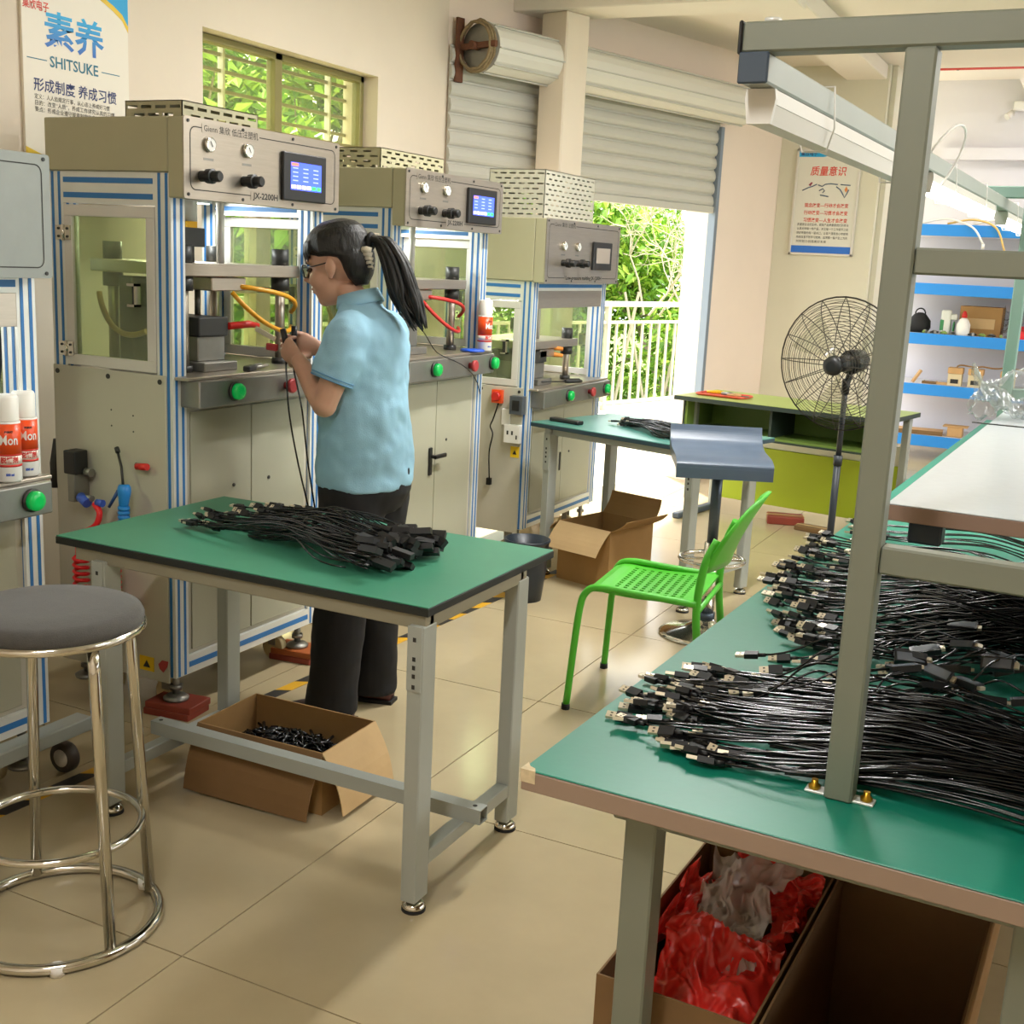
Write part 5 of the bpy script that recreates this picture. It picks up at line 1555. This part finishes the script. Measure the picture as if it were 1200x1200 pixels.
MB().tube([(-.145, -.006, .818), (-.12, -.03, .818)], .007, 8).tube([(-.12, -.03, .818), (-.075, -.034, .822)], .011, 10, mi=1).build('valve_handle', [M['dark_steel'], M['red']], m1)
MB().box(-.145, -.085, -.0075, -.006, .148, .196, 0).prism([(-.13, .160), (-.10, .160), (-.115, .184)], .0076, .0082, 1, M4=face_my(0, 0, 0)).build('warning_label', [M['yellow'], M['ink']], m1, label='yellow warning label')
MB().prism([(-.06, .165), (-.045, .155), (-.03, .175), (-.025, .195), (-.05, .195), (-.065, .18)], .0065, .009, M4=face_my(0, 0, 0)).build('red_sticker', M['red_dull'], m1, label='torn red sticker')
hl = MB()
for (x, z) in ((-.245, .98), (-.155, .97), (-.245, .93), (-.155, .92)):
    hl.cyl((x, -.0068, z), (x, -.006, z), .003, 6)
build_each(hl, 'screw_hole', M['ink'], m1)
MB().tube([(-.50, -.0, .70), (-.505, -.0, .78), (-.495, .0, .86)], [.016, .014, .008], 10).build('rear_duct', M['dark_steel'], m1)
ag = thing('air_gun', 'blue air blow gun hanging on the side of the nearest machine', 'air gun', (-2.51, 2.70, 0))
gb = mat('air_gun_blue', '#2386d6', .35)
MB().tube(crom([(-.135, 0, .765), (-.132, -.004, .735), (-.137, -.002, .70)], 4), [.016, .02, .021, .021, .02, .018, .017, .016, .015], 12).build('body', gb, ag)
for k in range(6):
    MB().cyl((-.137, -.002, .695 - .014 * k), (-.137, -.002, .686 - .014 * k), .019, 12).build('grip_ring', gb, ag)
MB().cyl((-.137, -.002, .70), (-.137, -.002, .60), .015, 12).build('grip', gb, ag)
MB().tube([(-.14, .0, .765), (-.165, .02, .815), (-.195, .035, .86)], .0042, 8).cyl((-.19, .033, .855), (-.20, .037, .868), .008, 8).build('nozzle', M['dark_steel'], ag)
MB().tube([(-.15, -.01, .745), (-.185, -.015, .69)], [.006, .005], 8).build('trigger', mat('air_gun_navy', '#234a86', .4), ag)

# side fittings of the farthest machine (plane of its near side)
MB().box(-.185, -.13, -.03, -.006, .80, .865, 0).lathe([(.024, 0), (.024, .012), (.02, .02)], (-.157, -.03, .834), 18, 1, M4=Matrix.Rotation(R(90), 4, 'X')).build('emergency_switch', [M['orange'], M['red']], m3, label='red rotary switch on orange plate')
MB().box(-.075, -.005, -.05, -.006, .755, .845, 0).box(-.06, -.02, -.053, -.05, .775, .825, 1).build('switch_box', [mat('dark_switch_grey', '#4a4f54', .5), M['black']], m3, .004)
MB().box(-.135, -.085, -.014, -.006, .69, .775).build('power_adapter', M['white'], m3, .004)
MB().box(-.105, -.02, -.035, -.006, .61, .70, 0).box(-.09, -.08, -.036, -.035, .65, .67, 1).box(-.065, -.055, -.036, -.035, .65, .67, 1).box(-.04, -.032, -.036, -.035, .63, .65, 1).build('socket_box', [M['white'], M['ink']], m3, .004)
MB().box(-.078, -.03, -.0075, -.006, .535, .59, 0).prism([(-.066, .55), (-.042, .55), (-.054, .572)], .0076, .0082, 1, M4=face_my(0, 0, 0)).build('warning_label', [M['yellow'], M['ink']], m3, label='yellow warning label')
MB().tube(crom([(-.15, -.02, .80), (-.17, -.03, .72), (-.19, -.02, .68), (-.17, -.03, .64), (-.185, -.03, .55), (-.178, -.03, .42)], 6), .004, 6).box(-.19, -.168, -.04, -.02, .385, .42).build('hanging_cord', M['cable'], m3)

# cables and tools on the machines
cable_thing('charging_cable', 'long black cable hanging over the front of the second machine', None, (-2.55, 4.05, 1.25), (1, .4, .1), (-2.37, 4.50, .93), (.1, .2, -1), .02, rc, plug=False)
pl = thing('pliers', 'black handled pliers lying on the nearest machine shelf', 'pliers', (-2.50, 3.14, 1.103), R(110))
MB().box(-.07, .0, -.012, .012, 0, .018).build('jaw', M['dark_steel'], pl, .003)
MB().tube([(0, .006, .009), (.06, .016, .009), (.11, .012, .009)], .006, 8).tube([(0, -.006, .009), (.06, -.016, .009), (.11, -.012, .009)], .006, 8).build('handles', M['steel_dark'], pl)
scd = thing('screwdriver', 'black handled screwdriver lying on the farthest machine shelf', 'screwdriver', (-2.47, 5.62, .886), R(62))
MB().tube([(.0, 0, .012), (.02, 0, .014), (.09, 0, .014), (.11, 0, .01)], [.008, .013, .013, .008], 10).build('handle', M['black'], scd)
MB().cyl((-.17, 0, .012), (0, 0, .012), .004, 8).build('shaft', M['dark_steel'], scd)
og = thing('mould_grips', 'pair of orange grips inside the farthest machine', 'grips', (-2.58, 5.70, .99), R(20))
for k in (0, .035):
    MB().tube([(-.06, 0, .03 + k), (0, 0, .034 + k), (.05, 0, .03 + k)], [.008, .013, .009], 8).build('grip', mat('orange_grip', '#e0872e', .5), og)
MB().box(-.16, -.06, -.04, .04, -.10, .09).build('block', M['white'], og, .004)

# base beam and castor of the left machine
MB().box(.0, .06, .02, 1.03, .125, .165).build('base_beam', M['legpaint'], m0, .003)
MB().lathe([(.0, -.016), (.042, -.016), (.045, -.01), (.045, .01), (.042, .016), (.0, .016)], (0.0, .98, .046), 20, M4=Matrix.Rotation(R(90), 4, 'X')).build('beam_castor', mat('dark_castor_tread', '#4a423c', .5), m0)
MB().lathe([(.0, -.018), (.026, -.018), (.026, .018), (.0, .018)], (0.0, .98, .046), 16, M4=Matrix.Rotation(R(90), 4, 'X')).build('castor_hub', M['alu_white'], m0)
MB().tube(crom([(-.12, .905, 1.30), (-.10, .90, 1.20), (-.11, .895, 1.10), (-.10, .89, 1.02)], 5), .006, 6).box(-.14, -.07, .86, .92, .98, 1.02).build('sensor_lead', M['black'], m0)

# hazard tape along the row of machines
tp = thing('hazard_tape', 'yellow and black striped floor tape along the machine row', 'floor tape', (-2.465, 1.9, 0), R(-3.2))
tmesh = []
for mm, nm in ((M['tape_y'], 'yellow_stripe'), (M['tape_k'], 'black_stripe')):
    tmesh.append((nm, MB().prism([(-.024, 0), (.024, .03), (.024, .135), (-.024, .105)], .0003, .0012).mesh(nm, mm)))
for k in range(38):
    nm, me = tmesh[k % 2]
    child(nm, me, tp, (0, .105 * k, 0))

# things on the bench shelf
crumple('plastic_bag', 'crumpled clear plastic bag on the white bench shelf', 'plastic bag', bagw, (-.15, 3.30, 1.20), (.3, .2), 41, .09, bub=False, tilt=(.15, 0))
o = MB().box(-.02, .02, -.03, .03, 0, .03).build('pink_eraser', mat('pink_rubber', '#e0708a', .6), None, .006, 2)
o.location = (-.10, 3.22, 1.162); o.rotation_euler = (0, 0, .4); tag(o, 'small pink block beside the plastic bag on the bench shelf', 'block')
rl = thing('steel_ruler', 'thin dark steel ruler lying across the bench shelf', 'ruler', (-.14, 3.10, 1.162), R(-2))
MB().box(-.13, .25, -.006, .006, 0, .002).build('blade', M['dark_steel'], rl)
tk = MB()
for k in range(16):
    tk.box(-.12 + .022 * k, -.1195 + .022 * k + .002, .006, .02, 0, .001)
tko = tk.build('tick_marks', M['dark_steel'], rl); tko['kind'] = 'stuff'

# ================================================================ THE WORKER
skin = mat('skin', '#c2957d', .5, var=.05, scale=14, sss=.12)
hairm = mat('black_hair', '#12110f', .5, var=.3, scale=30, bump=.3, bscale=150, stretch=(1, 1, .2))
shirtm = mat('pale_blue_polo', '#8fb9cf', .85, var=.05, scale=7, bump=.12, bscale=260)
trousm = mat('black_trousers', '#0e0e11', .85, var=.15, scale=10)
PA = R(191)
wk = thing('person', 'woman in a pale blue polo shirt and black trousers assembling cables at the machine', 'person', (-2.075, 3.165, 0), PA)
# local axes: x forward, y to her left, z up
def ring_loft(mb, secs, n=22, mi=0):
    """secs: (centre, half-axis u, half-axis v) elliptical rings, closed with caps"""
    vs = []
    for c, u, v in secs:
        c, u, v = Vector(c), Vector(u), Vector(v)
        for j in range(n):
            a = 2 * math.pi * j / n
            vs.append(c + u * math.cos(a) + v * math.sin(a))
    k = len(secs)
    fs = []
    for i in range(k - 1):
        for j in range(n):
            j2 = (j + 1) % n
            fs.append((i * n + j, i * n + j2, (i + 1) * n + j2, (i + 1) * n + j))
    fs += [tuple(reversed(range(n))), tuple((k - 1) * n + j for j in range(n))]
    return mb.add(vs, fs, mi, True)
def zsec(z, rf, rl, cf=0.0, cl=0.0):
    return ((cf, cl, z), (rf, 0, 0), (0, rl, 0))
def limb(mb, pts, rads, n=14, sub=4):
    P = crom(pts, sub)
    k = len(pts)
    rr = []
    for i in range(len(P)):
        t = i / sub
        a = min(int(t), k - 2); f = t - a
        rr.append(rads[a] * (1 - f) + rads[a + 1] * f)
    return mb.tube(P, rr, n)
def ball(mb, c, r, M4=None, n=14):
    """ellipsoid; r = (rx, ry, rz)"""
    vs = []; fs = []
    for i in range(n + 1):
        th = math.pi * i / n
        for j in range(n * 2):
            a = math.pi * j / n
            p = Vector((r[0] * math.sin(th) * math.cos(a), r[1] * math.sin(th) * math.sin(a), r[2] * math.cos(th)))
            p = p + Vector(c)
            vs.append(M4 @ p if M4 is not None else p)
    m_ = n * 2
    for i in range(n):
        for j in range(m_):
            j2 = (j + 1) % m_
            fs.append((i * m_ + j, (i + 1) * m_ + j, (i + 1) * m_ + j2, i * m_ + j2))
    return mb.add(vs, fs, 0, True)
def merged(name, mb, m_, parent, voxel, smooth=6, fac=.5, disp=None):
    """one continuous surface from overlapping lofts"""
    o = mb.build(name, m_, parent)
    bm = bmesh.new(); bm.from_mesh(o.data); bmesh.ops.remove_doubles(bm, verts=bm.verts, dist=1e-5); bmesh.ops.recalc_face_normals(bm, faces=bm.faces); bm.to_mesh(o.data); bm.free()
    r = o.modifiers.new('merge', 'REMESH'); r.mode = 'VOXEL'; r.voxel_size = voxel; r.use_smooth_shade = True
    s = o.modifiers.new('soften', 'SMOOTH'); s.factor = fac; s.iterations = smooth
    if disp:
        tx = bpy.data.textures.new('folds', 'CLOUDS'); tx.noise_scale = disp[1]; tx.noise_depth = 1
        d = o.modifiers.new('folds', 'DISPLACE'); d.texture = tx; d.strength = disp[0]; d.texture_coords = 'LOCAL'; d.mid_level = .5
    return o
HT = Matrix.Translation((.105, 0, 1.452)) @ Matrix.Rotation(R(14), 4, 'Y')     # head tilts forward
def H(x, y, z):
    return HT @ Vector((x, y, z))
b = MB()
# head
ball(b, (-.012, 0, .03), (.094, .074, .092), HT)
ball(b, (.030, 0, -.035), (.062, .058, .080), HT)
ball(b, (.058, 0, -.092), (.026, .026, .022), HT)
ball(b, (.036, 0, -.07), (.05, .048, .045), HT)
for s in (-1, 1):
    ball(b, (.052, s * .034, -.03), (.034, .028, .034), HT)
    ball(b, (-.012, s * .080, -.004), (.018, .010, .028), Matrix(HT) @ Matrix.Rotation(R(-8), 4, 'Y'))
    ball(b, (-.004, s * .078, -.030), (.010, .008, .012), HT)
ball(b, (.072, 0, .03), (.018, .052, .016), HT)
b.tube([H(.086, 0, .012), H(.104, 0, -.012), H(.113, 0, -.027)], [.008, .010, .012], 10)
ball(b, (.094, 0, -.030), (.013, .018, .009), HT)
ball(b, (.086, 0, -.052), (.012, .022, .007), HT)
ball(b, (.084, 0, -.064), (.012, .020, .007), HT)
# neck and trunk
ring_loft(b, [((.075, 0, 1.40), (.048, 0, 0), (0, .046, 0)), ((.05, 0, 1.36), (.052, 0, 0), (0, .050, 0)), ((.03, 0, 1.31), (.062, 0, 0), (0, .07, 0)), zsec(1.27, .08, .13), zsec(1.2, .10, .15), zsec(1.05, .10, .14), zsec(.9, .10, .14), zsec(.78, .11, .15)])
for s in (-1, 1):
    limb(b, [(0, s * .085, .80), (.018 if s > 0 else -.01, s * .096, .45), (.05 if s > 0 else 0, s * .107, .06)], [.08, .055, .04])
    # arms: shoulder, elbow, wrist
    if s == 1:
        sh_, el, wr = (-.005, .165, 1.255), (.045, .215, 1.045), (.185, .105, 1.165)
    else:
        sh_, el, wr = (-.005, -.165, 1.255), (.07, -.215, 1.06), (.20, -.085, 1.185)
    limb(b, [(0, s * .12, 1.27), sh_, tuple((Vector(sh_) + Vector(el)) / 2 + Vector((-.008, s * .012, 0))), el], [.05, .051, .043, .037])
    ball(b, el, (.038, .038, .038))
    limb(b, [el, tuple(Vector(el).lerp(Vector(wr), .3)), tuple(Vector(el).lerp(Vector(wr), .75)), wr], [.037, .038, .029, .0245])
# hands: palm and five bent fingers each, closed on the connector between them
def hand(s, wr, fdir, palm_n, curl):
    """s side, wrist point, finger direction, palm normal (towards the held thing)"""
    wr = Vector(wr); f = Vector(fdir).normalized(); pn = Vector(palm_n); pn = (pn - f * pn.dot(f)).normalized(); sd = f.cross(pn)
    if s < 0:
        sd = -sd
    # sd points to the thumb side
    ring_loft(b, [(wr, sd * .024, pn * .018), (wr + f * .025, sd * .032, pn * .017), (wr + f * .055, sd * .039, pn * .016), (wr + f * .078, sd * .037, pn * .013)], 14)
    for k, (off, L, extra) in enumerate(((.028, .070, 0), (.010, .078, .06), (-.009, .072, .14), (-.027, .056, .25))):
        p0 = wr + f * (.074 - abs(off - .008) * .25) + sd * off
        a1, a2, a3 = curl * .55 + extra, curl * 1.15 + extra * 1.4, curl * 1.6 + extra * 1.6
        p = [p0 - f * .012]
        p.append(p0)
        for a, q in ((a1, .46), (a2, .30), (a3, .24)):
            p.append(p[-1] + (f * math.cos(a) + pn * math.sin(a)) * L * q)
        b.tube(p, [.0088, .0088, .0082, .0075, .0062], 8)
    t0 = wr + f * .022 + sd * .028 + pn * .004
    b.tube([t0, t0 + f * .022 + sd * .014 + pn * .012, t0 + f * .046 + sd * .012 + pn * .026, t0 + f * .064 + sd * .004 + pn * .034], [.013, .0115, .0095, .0075], 8)
hand(1, (.185, .105, 1.165), (.75, -.42, .38), (-.15, -.85, .1), .75)
hand(-1, (.20, -.085, 1.185), (.80, .38, .25), (-.1, .85, .15), .7)
body = merged('body', b, skin, wk, .0042, 6, .5)

# trousers
t = MB()
ring_loft(t, [zsec(.90, .125, .165, -.005), zsec(.84, .135, .175, -.012), zsec(.76, .135, .18, -.015), zsec(.70, .11, .165, -.012)])
limb(t, [(.0, .085, .78), (.012, .092, .62), (.025, .098, .42), (.045, .105, .16), (.055, .108, .035)], [.112, .10, .084, .082, .086], 18)
limb(t, [(-.01, -.085, .78), (-.01, -.092, .62), (-.01, -.098, .42), (-.005, -.105, .16), (.0, -.108, .035)], [.112, .10, .084, .080, .084], 18)
merged('trousers', t, trousm, wk, .009, 5, .5, (.014, .09))
# shirt
s_ = MB()
ring_loft(s_, [zsec(.775, .150, .196, -.004), zsec(.80, .150, .196, -.004), zsec(.88, .148, .19, -.005), zsec(.97, .138, .178, .0), zsec(1.06, .136, .176, .008), zsec(1.14, .138, .182, .012), zsec(1.21, .132, .184, .006), zsec(1.265, .115, .172, .0), zsec(1.305, .088, .135, .002), zsec(1.335, .066, .088, .018), ((.028, 0, 1.355), (.060, 0, -.008), (0, .068, 0))], 30)
for s in (-1, 1):
    e_ = (.028, .205, 1.115) if s == 1 else (.04, -.205, 1.12)
    limb(s_, [(0, s * .11, 1.265), (-.004, s * .155, 1.25), (.006, s * .190, 1.19), e_], [.066, .070, .070, .066], 18)
shirt = merged('polo_shirt', s_, shirtm, wk, .008, 5, .5, (.016, .07))
cl = MB()
for k, (r1, r2, dz, dx) in enumerate(((.062, .070, 0, 0), (.056, .064, .022, .004))):
    pass
sec = []
N = 30
vs = []
for (rx, ry, z, cx) in ((.060, .068, 1.335, .022), (.058, .064, 1.372, .034), (.062, .069, 1.376, .034), (.074, .083, 1.340, .024), (.070, .079, 1.336, .022)):
    for j in range(N):
        a = R(26) + (2 * math.pi - R(52)) * j / (N - 1)
        vs.append((cx + rx * math.cos(a), ry * math.sin(a), z - .018 * math.cos(a)))
fs = []
for i in range(4):
    for j in range(N - 1):
        fs.append((i * N + j, i * N + j + 1, (i + 1) * N + j + 1, (i + 1) * N + j))
MB().add(vs, fs, 0, True).build('collar', shirtm, wk)
for s in (1, -1):
    e_ = Vector((.028, .205, 1.115)) if s == 1 else Vector((.04, -.205, 1.12))
    d_ = (e_ - Vector((.006, s * .190, 1.19))).normalized()
    u_ = d_.orthogonal().normalized(); v_ = d_.cross(u_)
    for q in (-.004, -.014):
        MB().tube([e_ + d_ * q + (u_ * math.cos(a) + v_ * math.sin(a)) * .0655 for a in [2 * math.pi * j / 28 for j in range(28)]], .0022, 5, closed=True).build('cuff_stripe', mat('deep_blue_rib', '#5d8fb4', .8), wk)
for k in range(2):
    MB().lathe([(.004, 0), (.004, .002), (.0, .003)], (0, 0, 0), 10, M4=Matrix.Rotation(R(90), 4, 'Y')).build('shirt_button', M['white'], wk).location = (.135 + .006 * k, 0, 1.25 - .06 * k)
# shoes
for s, x in ((1, .055), (-1, .0)):
    sh_ = MB()
    ring_loft(sh_, [((x - .075, s * .108, .03), (0, .028, 0), (0, 0, .028)), ((x - .03, s * .108, .038), (0, .036, 0), (0, 0, .036)), ((x + .04, s * .109, .034), (0, .04, 0), (0, 0, .032)), ((x + .11, s * .111, .026), (0, .043, 0), (0, 0, .024)), ((x + .15, s * .112, .020), (0, .03, 0), (0, 0, .016))], 16)
    so = sh_.build('shoe', mat('dark_maroon_shoe', '#4a2622', .5), wk)
    MB().prism([(x - .085, s * .108 - .03), (x + .0, s * .108 - .036), (x + .11, s * .11 - .044), (x + .158, s * .112 - .02), (x + .158, s * .112 + .02), (x + .11, s * .11 + .044), (x + .0, s * .108 + .036), (x - .085, s * .108 + .03)], 0, .012).build('sole', M['black_soft'], so)
# hair: one volume swept back over the skull, face and ear left free
hb = MB()
rh = random.Random(3)
def hring(z, front, back, ry):
    c = HT @ Vector(((front + back) / 2, 0, z))
    return (c, HT.to_3x3() @ Vector(((front - back) / 2, 0, 0)), HT.to_3x3() @ Vector((0, ry, 0)))
ring_loft(hb, [hring(-.072, -.052, -.086, .034), hring(-.045, -.036, -.106, .060), hring(-.018, -.026, -.116, .074), hring(.004, -.022, -.121, .081), hring(.020, -.010, -.122, .084), hring(.034, .060, -.122, .0865), hring(.056, .085, -.121, .0875), hring(.085, .086, -.116, .084), hring(.108, .072, -.105, .073), hring(.126, .048, -.085, .056), hring(.138, .020, -.055, .033), hring(.141, .0, -.035, .012)], 28)
# fringe locks over the brow
for k in range(26):
    y = -.068 + .136 * k / 25
    e_ = abs(y) / .068
    x0 = .080 - .040 * e_ ** 2
    zb = .026 + .008 * e_ + rh.uniform(-.010, .012)
    hb.tube([H(x0 - .02, y * .8, .108 - .02 * e_), H(x0 + .006, y, .080), H(x0 + .013, y * 1.04 + rh.uniform(-.004, .004), .056), H(x0 + .012 + rh.uniform(-.002, .004), y * 1.05 + rh.uniform(-.005, .005), zb)], [.010, .0085, .006, .002], 6)
# ridges of combed hair running back to the tie
for k in range(60):
    a = R(-96 + 192 * (k + rh.random()) / 60)
    y = math.sin(a); up = math.cos(a)
    hb.tube([H(.060 - .03 * (1 - up), .078 * y, .056 + .054 * up), H(.01, .0880 * y, .050 + .086 * up), H(-.065, .0795 * y, .042 + .076 * up), H(-.118, .024 * y, .048 + .014 * up)], [.003, .0042, .0042, .004], 5)
hair = merged('hair', hb, hairm, wk, .003, 2, .5)
# pony tail
pt = MB()
tie = H(-.118, 0, .05)
root = wk.matrix_world
base_path = [tie, tie + Vector((-.042, 0, .010)), tie + Vector((-.085, 0, -.045)), tie + Vector((-.115, 0, -.12)), tie + Vector((-.145, 0, -.19)), tie + Vector((-.172, 0, -.25))]
for k in range(70):
    a = rh.uniform(0, 6.28); q = math.sqrt(rh.random())
    ox, oy = q * math.cos(a), q * math.sin(a)
    ln = rh.uniform(.82, 1.05)
    P = []
    for i, p in enumerate(base_path):
        w = (.016, .028, .042, .050, .044, .028)[i]
        P.append(tie + (p - tie) * (ln if i > 3 else 1) + Vector((ox * w + (.0 if i < 4 else rh.uniform(-.008, .008)), oy * w * .9, rh.uniform(-.004, .004))))
    pt.tube(crom(P, 3), [.008] * 12 + [.006, .005, .004, .002], 6)
pt.build('pony_tail', hairm, wk)
MB().tube([tie + Vector((-.008, .020 * math.cos(a), .004 + .020 * math.sin(a))) for a in [2 * math.pi * j / 18 for j in range(18)]], .009, 8, closed=True).build('hair_tie', M['black_soft'], wk)
hc = MB()
for k in range(5):
    z = -.002 - .013 * k
    w_ = .012 - .0018 * k
    hc.tube([H(-.112, .044 - .004 * k, .03 + z), H(-.126, .046 - .004 * k, .028 + z), H(-.138 + .003 * k, .040 - .004 * k, .022 + z)], w_ * .8, 7)
hc.build('hair_clip', mat('ivory_hair_clip', '#d8cfbc', .4), wk)
# brows, eyes, lips, glasses
fx = MB()
for s in (-1, 1):
    ball(fx, (.080, s * .031, .004), (.0095, .012, .007), HT, 8)
fx.build('eyes', mat('dark_eye', '#2a2018', .2), wk)
lpm = MB()
ball(lpm, (.0895, 0, -.0535), (.010, .019, .0048), HT, 8); ball(lpm, (.0875, 0, -.0625), (.0102, .017, .0052), HT, 8)
lpm.build('lips', mat('lip_pink', '#a85c50', .45), wk)
gl = MB()
for s in (-1, 1):
    ctr = Vector((.098, s * .034, .002))
    gl.tube([HT @ (ctr + Vector((-.010 * abs(p[0]) / .03 if s * p[0] > 0 else 0, p[0], p[1]))) for p in rrect(.054, .038, .012)], .0022, 6, closed=True)
    gl.tube([H(.090, s * .062, .012), H(.04, s * .080, .008), H(-.006, s * .082, .010)], .002, 6)
gl.tube([H(.100, -.008, .008), H(.104, 0, .010), H(.100, .008, .008)], .002, 6)
gf = gl.build('glasses', mat('black_glasses_frame', '#151515', .3), wk)
for s in (-1, 1):
    MB().prism(rrect(.05, .034, .011), 0, .001, M4=HT @ Matrix.Translation((.096, s * .034, .002)) @ Matrix(((0, 0, 1, 0), (1, 0, 0, 0), (0, 1, 0, 0), (0, 0, 0, 1)))).build('lens', M['glass'], gf)

# what she holds: two connectors on their cords and a small red handled knife
WM = Matrix.Translation((-2.075, 3.165, 0)) @ Matrix.Rotation(PA, 4, 'Z')
def W_(x, y, z):
    return WM @ Vector((x, y, z))
for k, (hx_, hy_, ln) in enumerate(((.262, .030, 0), (.245, .012, .01))):
    cb_ = thing('charging_cable', ('black cable whose connector the worker holds upright, outer one', 'black cable whose connector the worker holds upright, inner one')[k], 'cable', (0, 0, 0), group='cables in the worker hands')
    p = [W_(hx_, hy_, 1.20), W_(hx_ - .01, hy_ + .02, 1.13), W_(hx_ - .035 - .02 * k, hy_ + .05, 1.0), W_(hx_ - .07 - .01 * k, hy_ + .06, .85), W_(hx_ - .115, hy_ + .07, .70 - .02 * k)]
    MB().tube(crom(p, 6), .003, 6).build('cord', M['cable'], cb_)
    MB().tube([W_(hx_, hy_, 1.195), W_(hx_ + .012 - .014 * k, hy_, 1.25 + ln)], [.009, .010], 8).build('connector', M['black'], cb_)
kn = thing('craft_knife', 'small silver blade with red grip in the worker hand', 'knife', (0, 0, 0))
MB().bar(W_(.30, .03, 1.215), W_(.375, .02, 1.245), .004, .016).build('blade', M['metal_plug'], kn, .001)
MB().bar(W_(.285, .045, 1.190), W_(.325, .040, 1.192), .014, .022).build('grip', M['red_dull'], kn, .003)
